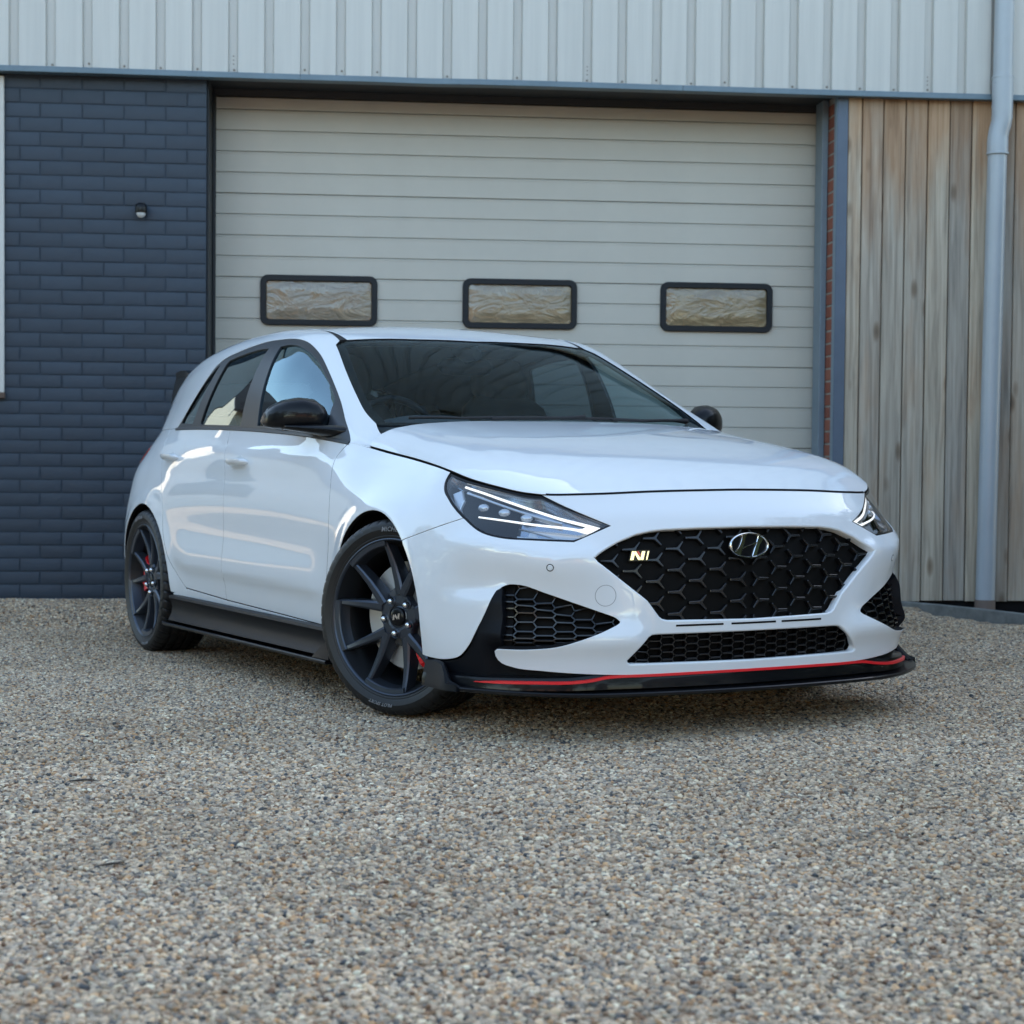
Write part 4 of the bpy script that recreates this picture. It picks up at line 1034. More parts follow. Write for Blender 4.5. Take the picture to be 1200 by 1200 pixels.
# materials
def brick_blue():
    m = mat('navy_painted_brick', (.030, .048, .082), .55); n, l, b = nodes(m); v = mapping(n, l, (1, 1, 1))
    oi = n.new('ShaderNodeObjectInfo'); a = noise(n, l, 5, 5, .6, vec=v); f = noise(n, l, 120, 4, .7, vec=v)
    r = ramp(n, l, a.outputs[0], [(.25, (.0195, .034, .054)), (.75, (.029, .047, .069))])
    r2 = ramp(n, l, oi.outputs['Random'], [(0, (.86, .86, .86)), (1, (1.12, 1.12, 1.12))])
    l.new(mixc(n, l, 1.0, r.outputs[0], r2.outputs[0], 'MULTIPLY'), b.inputs['Base Color']); bump(n, l, b, f.outputs[0], .35, .003); return m
def brick_red():
    m = mat('red_brick', (.28, .075, .045), .8); n, l, b = nodes(m); v = mapping(n, l, (1, 1, 1)); oi = n.new('ShaderNodeObjectInfo')
    r = ramp(n, l, oi.outputs['Random'], [(0, (.17, .05, .032)), (.5, (.25, .07, .042)), (1, (.30, .10, .06))]); f = noise(n, l, 90, 4, .7, vec=v)
    l.new(mixc(n, l, .35, r.outputs[0], ramp(n, l, f.outputs[0], [(.3, (.12, .04, .03)), (.7, (.34, .12, .07))]).outputs[0]), b.inputs['Base Color']); bump(n, l, b, f.outputs[0], .3, .003); return m
def timber():
    m = mat('weathered_timber', (.3, .26, .22), .75); n, l, b = nodes(m); oi = n.new('ShaderNodeObjectInfo')
    tc = n.new('ShaderNodeTexCoord'); cx = n.new('ShaderNodeCombineXYZ'); mul = n.new('ShaderNodeMath'); mul.operation = 'MULTIPLY'; mul.inputs[1].default_value = 37
    l.new(oi.outputs['Random'], mul.inputs[0]); 
    for i in range(3): l.new(mul.outputs[0], cx.inputs[i])
    add = n.new('ShaderNodeVectorMath'); add.operation = 'ADD'; l.new(tc.outputs['Object'], add.inputs[0]); l.new(cx.outputs[0], add.inputs[1])
    def mp(s): q = n.new('ShaderNodeMapping'); q.inputs['Scale'].default_value = s; l.new(add.outputs[0], q.inputs['Vector']); return q.outputs[0]
    g = noise(n, l, 1, 6, .6, vec=mp((42, 42, 1.6)), dist=.6); big = noise(n, l, 1, 4, .6, vec=mp((7, 7, 1.1))); kn = n.new('ShaderNodeTexVoronoi'); kn.inputs['Scale'].default_value = 1; l.new(mp((7, 7, 2.6)), kn.inputs['Vector'])
    sep = n.new('ShaderNodeSeparateXYZ'); l.new(tc.outputs['Object'], sep.inputs[0])
    # silvered low down where rain reaches, still brown under the eaves: real weathering
    hgt = n.new('ShaderNodeMapRange'); hgt.inputs[1].default_value = 1.9; hgt.inputs[2].default_value = 2.95; l.new(sep.outputs['Z'], hgt.inputs[0])
    am = n.new('ShaderNodeMath'); am.operation = 'ADD'; l.new(hgt.outputs[0], am.inputs[0]); bm_ = n.new('ShaderNodeMapRange'); bm_.inputs[1].default_value = .3; bm_.inputs[2].default_value = .7; bm_.inputs[3].default_value = -.55; bm_.inputs[4].default_value = .62; l.new(big.outputs[0], bm_.inputs[0]); l.new(bm_.outputs[0], am.inputs[1]); am.use_clamp = True
    silver = ramp(n, l, g.outputs[0], [(.25, (.20, .175, .145)), (.5, (.39, .35, .29)), (.75, (.54, .49, .41))])
    brown = ramp(n, l, g.outputs[0], [(.25, (.21, .125, .070)), (.5, (.36, .235, .145)), (.75, (.46, .33, .22))])
    c = mixc(n, l, am.outputs[0], silver.outputs[0], brown.outputs[0])
    st = ramp(n, l, kn.outputs['Distance'], [(.0, (.22, .15, .10)), (.09, (.50, .42, .35)), (.18, (1, 1, 1))]); c = mixc(n, l, .8, c, st.outputs[0], 'MULTIPLY')
    tone = ramp(n, l, oi.outputs['Random'], [(0, (.72, .74, .76)), (.35, (.95, .92, .90)), (.7, (1, .97, .92)), (1, (1.2, 1.12, 1.0))]); l.new(mixc(n, l, 1, c, tone.outputs[0], 'MULTIPLY'), b.inputs['Base Color'])
    bump(n, l, b, g.outputs[0], .5, .005); return m
M['navy'] = brick_blue(); M['brick'] = brick_red(); M['timber'] = timber()
M['mortar_navy'] = grimy(mat('navy_painted_mortar', (.021, .034, .052), .7), (.021, .034, .052), .2, 8, bmp=.3)
M['mortar'] = grimy(mat('grey_mortar', (.30, .27, .23), .9), (.30, .27, .23), .15, 20, bmp=.3)
def cladding():
    m = mat('pale_grey_cladding', (.50, .49, .455), .42, coat=.2, coatr=.2); n, l, b = nodes(m)
    st = noise(n, l, 1, 5, .6, vec=mapping(n, l, (26, 26, .8))); sp = noise(n, l, 90, 3, .6, vec=mapping(n, l, (1, 1, 1)))
    c = ramp(n, l, st.outputs[0], [(.3, (.475, .468, .435)), (.7, (.545, .535, .495))]); s2 = ramp(n, l, sp.outputs[0], [(.68, (1, 1, 1)), (.80, (.80, .78, .74))])
    l.new(mixc(n, l, .7, c.outputs[0], s2.outputs[0], 'MULTIPLY'), b.inputs['Base Color']); w = noise(n, l, 3, 2, .5, vec=mapping(n, l, (1, 1, 1))); bump(n, l, b, w.outputs[0], .12, .02); return m
M['clad'] = cladding()
M['flash'] = grimy(mat('grey_blue_flashing', (.125, .175, .205), .4), (.125, .175, .205), .12, 5, (.3, .5))
M['trim'] = grimy(mat('grey_blue_trim', (.085, .115, .160), .45), (.085, .115, .160), .1, 5)
M['door'] = grimy(mat('pale_door_panel', (.50, .475, .41), .5, coat=.1, coatr=.3), (.505, .478, .412), .07, 1.3, (.42, .58), .05)
M['dk'] = mat('dark_door_seal', (.016, .02, .024), .6)
M['dframe'] = mat('door_window_frame', (.008, .011, .015), .5, spec=.3)
M['lead'] = grimy(mat('door_lead_frame', (.17, .22, .26), .45), (.17, .22, .26), .1, 5)
M['pvc'] = grimy(mat('grey_blue_pvc', (.34, .375, .40), .34, coat=.3, coatr=.15), (.34, .375, .40), .06, 3, (.28, .45))
M['lint'] = mat('lintel_dark', (.020, .022, .024), .6)
M['white'] = grimy(mat('white_render', (.60, .58, .54), .7), (.60, .58, .54), .06, 3)

# --- navy painted brick wall
X0, X1 = -3.35, -1.713         # wall from its free left end to the doorway
ZB0 = -.10
BT = .0743                      # course height
bw = bthing('brick_wall', 'navy painted brick wall to the left of the garage door', 'wall')
def bbrick(L, H=.063, D=.05):
    mb = MB(); mb.box(-L/2, L/2, 0, D, 0, H); return mb.me(bevel=.004, seg=2, angle=40)
full, half_ = bbrick(.217), bbrick(.100)
mb = MB(); mb.box(X0, X1, .0036, .42, ZB0, 3.02); link('mortar_bed', mb.me(), M['mortar_navy'], bw)
off_stuff = MB(); z = .0355 - 2*.0721; c = -2
while z < 2.87:
    ch = .0721 if z < 1.31 else .0782
    hs = (ch - .0074)/.063
    xr = X1 - .0008; first = True
    while xr > X0 + .05:
        L = .100 if (c % 2 == 0 and first) else .217
        if xr - L < X0: break
        me = half_ if L < .11 else full; cx = xr - L/2; y = random.uniform(-.0012, .0012)
        if cx > -2.92:
            o = shared('brick', me, M['navy'], bw, (cx, y, z)); o.scale = (1, 1, hs); o.rotation_euler = (0, random.uniform(-.003, .003), random.uniform(-.005, .005))
        else: off_stuff.box(cx - L/2, cx + L/2, y, .05, z, z + ch - .0074)
        xr -= L + .0085; first = False
    z += ch; c += 1
o = link('brick_run', off_stuff.me(bevel=.004), M['navy'], bw); tag(o, kind='stuff')
# --- small black outdoor lamp/sensor on the brick
sl = bthing('wall_sensor', 'small black dome sensor fixed to the navy brick wall', 'sensor', -2.055, -.003, 2.158)
mb = MB(); mb.lathe([(.001, -.012), (.026, -.012), (.030, -.006), (.030, .0)], 20, 'y'); link('base', mb.me(angle=40), M['matte'], sl)
mb = MB(); mb.lathe([(.001, .036), (.020, .034), (.030, .024), (.033, .008), (.031, -.018), (.024, -.020)], 24, 'z', (0, -.040, .008)); link('hood', mb.me(angle=50), M['gloss'], sl)
mb = MB(); mb.lathe([(.026, 0), (.025, -.012), (.018, -.024), (.008, -.030), (.001, -.031)], 24, 'z', (0, -.042, -.008)); link('lens', mb.me(True), mat('sensor_lens', (.55, .56, .55), .25), sl)
# --- white board at the frame's left edge
wb = bthing('white_board', 'white painted board on the navy brick wall at its left end', 'board', -3.024, -.028, 1.155)
mb = MB(); mb.box(-.29, .2275, 0, .026, 0, 1.72); link('face', mb.me(bevel=.004), M['white'], wb)
mb = MB(); mb.box(-.29, .2325, -.006, .026, -.03, .0); link('bottom_rail', mb.me(bevel=.003), mat('rusty_rail', (.09, .06, .045), .7), wb)

# --- sectional garage door
DY = .40; DX0, DX1 = -1.690, 1.846; DT = 2.877
gd = bthing('garage_door', 'pale ribbed sectional garage door with three small windows', 'garage door', 0, DY)
SH = .1197
wins = [(-1.430, -.757), (-.262, .409), (.904, 1.575)]; WZ0, WZ1 = 1.575, 1.864
def slat(x0, x1, h, joint):
    mb = MB(); g = .004 if joint else .0025; d = .012
    # profile: shallow lip, flat face, shadow line
    P = [(d, 0), (.002, 0), (0, .003), (0, h - .0175), (.0022, h - .0160), (.0022, h - .0145), (.0004, h - .0130), (.0004, h - g - .004), (.004, h - g), (d, h - g)]
    mb.rings([[(x, y, z) for y, z in P] for x in (x0, x1)]); return mb.me(angle=30)
for k in range(25):
    z = 2.809 - SH*k; h = SH if k else DT - 2.809
    shared('slat', slat(DX0, DX1, h, k % 4 == 1), M['door'], gd, (0, 0, z))
mb = MB(); mb.box(DX0 - .02, DX1 + .03, .013, .05, -.05, DT + .1); link('door_core', mb.me(), mat('door_core', (.16, .155, .14), .8), gd)
def rrect(cx, cz, w, h, r, n=6):
    out = []
    for sx, sz, a0 in ((1, 1, 0), (-1, 1, 90), (-1, -1, 180), (1, -1, 270)):
        for a in np.radians(np.linspace(a0, a0 + 90, n)): out.append((cx + sx*(w/2 - r) + r*cos(a), cz + sz*(h/2 - r) + r*sin(a)))
    return out
def pane_mat():
    m = mat('wavy_acrylic_pane', (.16, .135, .10), .12, spec=.8, coat=.5, coatr=.06); n, l, b = nodes(m)
    oi = n.new('ShaderNodeObjectInfo'); v = mapping(n, l, (2.0, 2.0, 4.5)); hz = noise(n, l, 2.2, 4, .6, vec=v, dist=1.5); pr = ramp(n, l, oi.outputs['Random'], [(0, (.30, .275, .24)), (.5, (.36, .28, .14)), (1, (.44, .27, .07))]); l.new(mixc(n, l, hz.outputs[0], pr.outputs[0], (.13, .085, .04)), b.inputs['Base Color']); tc = n.new('ShaderNodeVectorMath'); tc.operation = 'ADD'; l.new(v, tc.inputs[0]); cx = n.new('ShaderNodeCombineXYZ'); mu = n.new('ShaderNodeMath'); mu.operation = 'MULTIPLY'; mu.inputs[1].default_value = 50; l.new(oi.outputs['Random'], mu.inputs[0]); l.new(mu.outputs[0], cx.inputs[0]); l.new(mu.outputs[0], cx.inputs[2]); l.new(cx.outputs[0], tc.inputs[1])  # amber of the mirrored sunlit yard put into each pane's base colour
    w = noise(n, l, 2.6, 4, .55, vec=tc.outputs[0], dist=2.2); bump(n, l, b, w.outputs[0], .22, .05)
    n2 = b.inputs['Normal'].links[0].from_socket; l.new(n2, b.inputs['Coat Normal']); return m
M['pane'] = pane_mat()
for (a, b_) in wins:
    w = empty('window', (0, 0, 0), parent=gd); cx, cz, W, H = (a + b_)/2, (WZ0 + WZ1)/2, b_ - a, WZ1 - WZ0
    mb = MB(); o1, o2, i1, i2 = rrect(cx, cz, W, H, .045), rrect(cx, cz, W - .008, H - .008, .042), rrect(cx, cz, W - .062, H - .062, .022), rrect(cx, cz, W - .068, H - .068, .02)
    mb.rings([[(x, y, q) for x, q in L] for L, y in ((o1, .002), (o1, -.018), (o2, -.023), (i1, -.023), (i2, -.018), (i2, .004))], True, False); link('frame', mb.me(angle=35), M['dframe'], w)
    mb = MB(); nx, nz = 26, 12; wi, hi = W - .066, H - .066; V = []; F = []
    for j in range(nz + 1):
        for i in range(nx + 1):
            u, q = 2*i/nx - 1, 2*j/nz - 1; e = min(1 - abs(u), (1 - abs(q))*hi/wi)*wi/2
            V.append((cx + u*wi/2, -.004 - .010*float(sstep(0, .055, e)), cz + q*hi/2))
    for j in range(nz):
        for i in range(nx): p = j*(nx + 1) + i; F.append((p, p + 1, p + nx + 2, p + nx + 1))
    mb.add(V, F); link('pane', mb.me(True), M['pane'], w)
# door surround, lintel, right reveal
for nm, x0, x1, y0, y1, mt in (('jamb_seal', DX0 - .010, DX0 + .006, -.05, -.002, 'dk'), ('jamb_seal', DX1 - .012, DX1 + .012, -.05, -.002, 'dk')):
    mb = MB(); mb.box(x0, x1, y0, y1, -.1, DT + .02); link(nm, mb.me(bevel=.002), M[mt], gd)
mb = MB(); mb.box(1.813, 1.8485, -.20, -.052, -.1, 2.914); link('lead_frame', mb.me(bevel=.003), M['lead'], gd)
mb = MB(); mb.box(X1 + .001, DX0 - .012, -.37, -.002, -.1, 2.914); link('left_jamb', mb.me(bevel=.002), M['dk'], gd)
mb = MB(); mb.box(DX0 - .01, DX1 + .02, -.028, .03, DT + .001, 2.99); mb.box(X1 + .002, DX1 + .06, -.40, -.029, 2.915, 2.99); link('lintel', mb.me(), M['lint'], gd)
rp = bthing('brick_pier', 'bare red brick reveal beside the right edge of the garage door', 'wall', DX1 + .004, .02)
mb = MB(); mb.box(.004, .11, .004, .40, -.1, 2.94); link('mortar_core', mb.me(), M['mortar'], rp)
RB = bbrick(.2125, .062, .06)
def rbrick(y0, y1):
    mb = MB(); mb.box(0, .05, y0, y1, 0, .0615); return mb.me(bevel=.003)
rb1, rb2, rb3 = rbrick(.001, .212), rbrick(.001, .102), rbrick(.1125, .235)
c = 0; z = -.095
while z < 2.86:
    if c % 2: shared('brick', rb1, M['brick'], rp, (random.uniform(-.001, .001), 0, z))
    else:
        shared('brick', rb2, M['brick'], rp, (random.uniform(-.001, .001), 0, z)); shared('brick', rb3, M['brick'], rp, (random.uniform(-.001, .001), 0, z))
    z += .0728; c += 1
# --- timber cladding and corner trim
CT0 = 1.836
ct = bthing('corner_trim', 'blue-grey metal corner trim between brick reveal and timber boards', 'trim', CT0, -.034)
mb = MB(); mb.box(0, .063, .0, .045, .0, 2.90); link('front_face', mb.me(bevel=.003), M['trim'], ct)
mb = MB(); mb.box(-.004, -.0005, .001, .054, .0, 2.90); link('return_face', mb.me(bevel=.002), M['lead'], ct)
tw = bthing('timber_wall', 'weathered vertical timber board cladding right of the garage door', 'wall', 0, -.028)
x = CT0 + .066; ws_ = [.085, .125, .131, .129, .131, .129, .128, .129, .130, .131, .129, .13, .13, .13, .13, .13] + [.13]*22
for i, w_ in enumerate(ws_):
    mb = MB(); d = .022
    mb.rings([[(p, y, q) for p, y in ((0, d), (0, .004), (.004, 0), (w_ - .010, 0), (w_ - .006, .004), (w_ - .006, d))] for q in (.018, .8, 1.6, 2.4, 2.90)])
    o = link('board', mb.me(bevel=.0012), M['timber'], tw); o.location = (x, random.uniform(-.002, .002), random.uniform(-.003, .003)); x += w_
XR = x
mb = MB(); mb.box(CT0 + .02, XR + 8, .0235, .4, -.1, 2.99); link('backing', mb.me(), M['void'], tw)
# --- upper cladding: profiled sheets, with flashing below
CX0, CX1 = X0 + .045, XR + 8; CZ0, CZ1 = 2.917, 7.2
mc = bthing('metal_cladding', 'pale grey profiled metal cladding above the garage door', 'cladding', 0, -.06)
PIT = .1956; nrib = int((CX1 - CX0)/PIT)
def sheet(n):
    mb = MB(); P = []
    for i in range(n):
        x = i*PIT
        P += [(x, 0), (x + .006, -.026), (x + .045, -.0270), (x + .075, -.0262), (x + .105, -.0270), (x + .146, -.026), (x + .153, 0), (x + .175, -.0015)]
    P.append((n*PIT, 0)); V = [(a, b, z) for z in (CZ0, CZ0 + 1.2, 4.9, CZ1) for a, b in P]; k = len(P)
    mb.add(V, [(j*k + i, j*k + i + 1, (j + 1)*k + i + 1, (j + 1)*k + i) for j in range(3) for i in range(k - 1)]); return mb.me(angle=25)
ofs = -1.0 + .021
n5 = sheet(5)
i0 = int(math.ceil((CX0 - (-1.7400))/(5*PIT))) - 1
mscrew = MB(); mscrew.lathe([(.007, 0), (.0065, -.003), (.001, -.0045)], 8, 'y'); me_screw = mscrew.me()
M['screw'] = mat('dull_screw', (.26, .24, .21), .5, .5); M['rust'] = mat('rust_hole', (.035, .025, .02), .8)
shared('cladding_sheet', sheet(3), M['clad'], mc, (-1.74 - 5*PIT - 3*PIT, .0015, 0))
for i in range(-1, int((CX1 + 1.7400)/(5*PIT)) + 1):
    sx = -1.7400 + i*5*PIT; sh = shared('cladding_sheet', n5, M['clad'], mc, (sx, (i % 2)*.0015, 0))
    if -3.4 < sx < 3.2:
        for r in range(5):
            if random.random() < .75: o = link('screw', me_screw, M['screw'], sh); o.location = (r*PIT + .176 + random.uniform(-.004, .004), -.001, CZ0 + random.choice([.018, .022, .03]))
        if i % 2 == 0:
            for q in range(3): o = link('screw', me_screw, M['rust'], sh); o.location = (.176, -.001, CZ0 + .05 + .022*q); o.scale = (.6, 1, .6)
fl = bthing('flashing_strip', 'grey-blue drip flashing along the bottom of the cladding', 'flashing', 0, -.06)
for a, b_ in ((CX0, -1.20), (-1.20, .93), (.93, CX1)):
    mb = MB(); P = [(.06, 2.920), (-.034, 2.918), (-.036, 2.916), (-.040, 2.888), (-.037, 2.885), (.06, 2.889)]
    ns = max(2, int((b_ - a)/.25)); mb.rings([[(x_, y + .0012*sin(3.1*x_) + .002*math.exp(-((x_ + .55)/.12)**2), z + .0013*sin(2.3*x_ + 1) - .003*math.exp(-((x_ + .5)/.16)**2)) for y, z in P] for x_ in np.linspace(a + .001, b_ - .001, ns*2)])
    link('flashing', mb.me(angle=30), M['flash'], fl)
# --- building mass behind
mass = bthing('workshop_building', 'tall workshop building behind the garage front', 'building', 0, 0)
mb = MB(); mb.box(CX0 + .02, CX1, .005, .06, 2.995, 7.15); mb.box(CX0 + .02, CX1, .45, 12, -.1, 7.1); mb.box(CX0 + .02, CX1, -.0, 12, 7.12, 7.25); mb.box(CX0 + .02, CX0 + .06, .06, 12, 3.0, 7.1); link('walls', mb.me(), M['mortar_navy'], mass)
mb = MB(); mb.box(CX0 - .06, CX1, -.16, -.0, 7.14, 7.30); mb.box(CX0 - .14, CX0 + .02, -.16, 12, 7.14, 7.30); link('gutter', mb.me(bevel=.01), M['white'], mass)
mb = MB(); mb.box(CX0 - .03, CX0 + .012, -.10, .05, 2.95, 7.14); link('corner_flashing', mb.me(bevel=.003), M['white'], mass)
# --- downpipe
dp = bthing('downpipe', 'grey-blue plastic rainwater downpipe on the timber boards', 'downpipe', 2.712, -.14)
def ring(c, r, ax, n=24): 
    a = Vector(ax).normalized(); u = a.cross(Vector((0, 1, 0))).normalized(); v = a.cross(u); return [Vector(c) + u*r*cos(t) + v*r*sin(t) for t in np.linspace(0, 2*pi, n + 1)[:-1]]
xl = lambda z: .0106*(z - .135)   # the pipe leans a little
rp_ = .0545
mb = MB(); mb.rings([ring((xl(.0), 0, .0), rp_, (0, 0, 1)), ring((xl(2.60), 0, 2.60), rp_, (0, 0, 1))]); link('pipe', mb.me(True, 50), M['pvc'], dp)
bx = xl(2.602)
mb = MB(); mb.rings([ring((bx, 0, 2.572), .0595, (0, 0, 1)), ring((bx, 0, 2.642), .0595, (0, 0, 1)), ring((bx + .001, 0, 2.664), .0585, (.1, 0, 1)), ring((bx + .004, 0, 2.687), .0585, (.35, 0, 1)), ring((bx + .010, -.002, 2.717), .0585, (.42, 0, 1)), ring((bx + .018, -.004, 2.747), .0585, (.38, 0, 1)), ring((bx + .021, -.005, 2.777), .0585, (.1, 0, 1)), ring((bx + .022, -.005, 2.842), .0588, (0, 0, 1)), ring((bx + .022, -.005, 3.012), .0588, (0, 0, 1))]); link('offset_bend', mb.me(True, 60), M['pvc'], dp)
for zc, r in ((2.574, .0635), (2.780, .0603), (2.840, .0603), (2.902, .0603), (2.972, .0615), (3.004, .0625)):
    cx = bx if zc < 2.62 else bx + .022
    mb = MB(); mb.rings([ring((cx, -.002, zc - .007), r - .003, (0, 0, 1)), ring((cx, -.002, zc - .004), r, (0, 0, 1)), ring((cx, -.002, zc + .004), r, (0, 0, 1)), ring((cx, -.002, zc + .007), r - .003, (0, 0, 1))]); link('collar', mb.me(True, 40), M['pvc'], dp)
mb = MB(); mb.rings([ring((bx + .022, -.005, 2.992), rp_, (0, 0, 1)), ring((bx + .055, -.005, 7.1), rp_, (0, 0, 1))]); link('upper_pipe', mb.me(True, 50), M['pvc'], dp)
mb = MB(); mb.rings([ring((xl(.02), 0, -.06), .058, (0, 0, 1)), ring((xl(.02), 0, .035), .058, (0, 0, 1))]); link('drain_socket', mb.me(True, 50), mat('clay_socket', (.16, .12, .10), .8), dp)
# --- timber edging in front of the boards
M['oldwood'] = grimy(mat('old_grey_plank', (.15, .155, .145), .85), (.15, .155, .145), .3, 14, bmp=.4)
te = tag(empty('timber_edging', (2.17, 10.29, 0), (0, 0, math.atan2(9.50 - 10.29, 2.65 - 2.17))), 'grey weathered timber edging plank laid on the gravel below the boards', 'edging')
mb = MB(); mb.rings([[(x_, y, z + .004*sin(x_*3)) for y, z in ((-.02, -.12), (.03, -.12), (.03, .030), (-.02, .030))] for x_ in np.linspace(-.25, 3.0, 12)]); link('plank', mb.me(bevel=.004), M['oldwood'], te)
# ------------------------------------------------------------------ ground
CH, SH_ = cos(CAR_ROT[2]), sin(CAR_ROT[2])
def gz(x, y):
    """height of the yard: level towards the camera, dips gently under the tail of the car, banks up against the wall"""
    x = np.asarray(x, float); y = np.asarray(y, float)
    xc = (x - .34566842)*CH + (y - 6.4014038)*SH_; yc = -(x - .34566842)*SH_ + (y - 6.4014038)*CH
    t = np.clip(-xc, 0, 2.9); dip = .020478*(np.sqrt(t*t + .01) - .1)
    w = sstep(2.6, 1.1, np.abs(yc))
    z = -dip*w - .006
    wy = y - (DW + .1016*x)
    z = z + (.052 + .05*w*sstep(-1, 1, -xc - 2.4))*sstep(-.85, -.10, wy)
    z = z + .006*np.sin(x*2.1 + .5)*np.sin(y*1.7) + .004*np.sin(x*5.3 + 1)*np.sin(y*4.1 + 2) - .003
    d = (x - 2.17)*.8546 + (y - 10.29)*.5192      # behind the timber edging
    return z - .014*sstep(1.7, 2.1, x)*sstep(8.6, 9.4, y) - .11*sstep(-.01, .05, d)
def gravel_mat(name, stone):
    m = mat(name, (.3, .28, .25), .8); n, l, b = nodes(m)
    pal = [(0, (0.046, 0.053, 0.058)), (0.09, (0.220, 0.193, 0.159)), (0.22, (0.548, 0.441, 0.318)), (0.34, (0.315, 0.202, 0.116)), (0.48, (0.665, 0.518, 0.356)), (0.6, (0.231, 0.182, 0.130)), (0.71, (0.818, 0.650, 0.456)), (0.81, (0.528, 0.311, 0.148)), (0.89, (0.135, 0.068, 0.038)), (0.94, (0.900, 0.803, 0.576)), (1, (0.638, 0.340, 0.135))]
    if stone:
        oi = n.new('ShaderNodeObjectInfo'); r = ramp(n, l, oi.outputs['Random'], pal); r.color_ramp.interpolation = 'LINEAR'
        t = noise(n, l, 120, 3, .6, vec=mapping(n, l, (1, 1, 1))); c = mixc(n, l, .5, r.outputs[0], ramp(n, l, t.outputs[0], [(.3, (.55, .55, .55)), (.7, (1.2, 1.2, 1.2))]).outputs[0], 'MULTIPLY'); pn = noise(n, l, .8, 5, .65, vec=oi.outputs['Location']); pt = ramp(n, l, pn.outputs[0], [(.3, (.76, .74, .70)), (.55, (1, 1, 1)), (.75, (1.14, 1.14, 1.13))]); l.new(mixc(n, l, 1, c, pt.outputs[0], 'MULTIPLY'), b.inputs['Base Color']); b.inputs['Roughness'].default_value = .72
    else:
        v = mapping(n, l, (1, 1, 1)); vo = n.new('ShaderNodeTexVoronoi'); vo.inputs['Scale'].default_value = 70; l.new(v, vo.inputs['Vector'])
        sp = n.new('ShaderNodeSeparateColor'); l.new(vo.outputs['Color'], sp.inputs[0]); r = ramp(n, l, sp.outputs[0], pal)
        big = noise(n, l, .9, 5, .6, vec=v); br = ramp(n, l, big.outputs[0], [(.3, (.62, .60, .57)), (.7, (.85, .84, .82))])
        c = mixc(n, l, 1, r.outputs[0], br.outputs[0], 'MULTIPLY'); l.new(c, b.inputs['Base Color'])
        inv = n.new('ShaderNodeMath'); inv.operation = 'SUBTRACT'; inv.inputs[0].default_value = 1; l.new(vo.outputs['Distance'], inv.inputs[1]); bump(n, l, b, inv.outputs[0], .9, .012)
    return m
def sheet_xy(xs, ys, dz=0):
    X, Y = np.meshgrid(xs, ys); Z = gz(X, Y) + dz; V = np.stack([X.ravel(), Y.ravel(), Z.ravel()], 1); nx = len(xs)
    return mesh(V, [(j*nx + i, j*nx + i + 1, (j + 1)*nx + i + 1, (j + 1)*nx + i) for j in range(len(ys) - 1) for i in range(nx - 1)], smooth=True)
xs = np.unique(np.concatenate([[-150, -60, -25, -12], np.linspace(-7, 7, 113), [12, 25, 60, 150]])); ys = np.unique(np.concatenate([[-150, -60, -25, -10], np.linspace(-3, 12, 121), [20, 60, 150]]))
M['gbase'] = gravel_mat('gravel_base', False); M['stone'] = gravel_mat('gravel_stones', True)
tag(link('ground', sheet_xy(xs, ys), M['gbase']), kind='structure')
# loose stones: one mass, stones set on the yard in view by geometry nodes
X = []; 
rows = np.concatenate([np.arange(2.3, 5, .12), np.arange(5, 10.95, .2)])
V = []; F = []; D = []
for i, y in enumerate(rows):
    h = .30*y + .35
    for j in np.linspace(-1, 1, 25): V.append((j*h, y, float(gz(j*h, y))))
    if i:
        for j in range(24): a = (i - 1)*25 + j; F.append((a, a + 1, a + 26, a + 25)); yy = (rows[i] + rows[i-1])/2; D.append(float(np.interp(yy, [2.3, 4, 6, 8, 11], [9800, 9200, 8400, 7400, 6400])))
me = mesh(V, F, smooth=True); at = me.attributes.new('density', 'FLOAT', 'FACE'); at.data.foreach_set('value', D)
gv = tag(link('gravel', me, M['stone']), kind='stuff')
ng = bpy.data.node_groups.new('gravel_scatter', 'GeometryNodeTree'); ng.is_modifier = True
ng.interface.new_socket('Geometry', in_out='INPUT', socket_type='NodeSocketGeometry'); ng.interface.new_socket('Geometry', in_out='OUTPUT', socket_type='NodeSocketGeometry')
N = ng.nodes; L = ng.links; gi = N.new('NodeGroupInput'); go = N.new('NodeGroupOutput')
dist = N.new('GeometryNodeDistributePointsOnFaces'); na = N.new('GeometryNodeInputNamedAttribute'); na.data_type = 'FLOAT'; na.inputs[0].default_value = 'density'
L.new(gi.outputs[0], dist.inputs['Mesh']); L.new(na.outputs[0], dist.inputs['Density'])
join = N.new('GeometryNodeGeometryToInstance')
for i in range(5):
    ico = N.new('GeometryNodeMeshIcoSphere'); ico.inputs['Radius'].default_value = 1; ico.inputs['Subdivisions'].default_value = 2
    sp = N.new('GeometryNodeSetPosition'); no = N.new('ShaderNodeTexNoise'); no.noise_dimensions = '4D'; no.inputs['W'].default_value = i*7.3; no.inputs['Scale'].default_value = .75; no.inputs['Detail'].default_value = 2
    sub = N.new('ShaderNodeVectorMath'); sub.operation = 'SUBTRACT'; sub.inputs[1].default_value = (.5, .5, .5); L.new(no.outputs['Color'], sub.inputs[0])
    scl = N.new('ShaderNodeVectorMath'); scl.operation = 'SCALE'; scl.inputs['Scale'].default_value = 1.5; L.new(sub.outputs[0], scl.inputs[0])
    L.new(ico.outputs[0], sp.inputs['Geometry']); L.new(scl.outputs[0], sp.inputs['Offset'])
    ssm = N.new('GeometryNodeSetShadeSmooth'); L.new(sp.outputs[0], ssm.inputs[0])
    smt = N.new('GeometryNodeSetMaterial'); smt.inputs['Material'].default_value = M['stone']; L.new(ssm.outputs[0], smt.inputs[0]); L.new(smt.outputs[0], join.inputs[0])
inst = N.new('GeometryNodeInstanceOnPoints'); inst.inputs['Pick Instance'].default_value = True
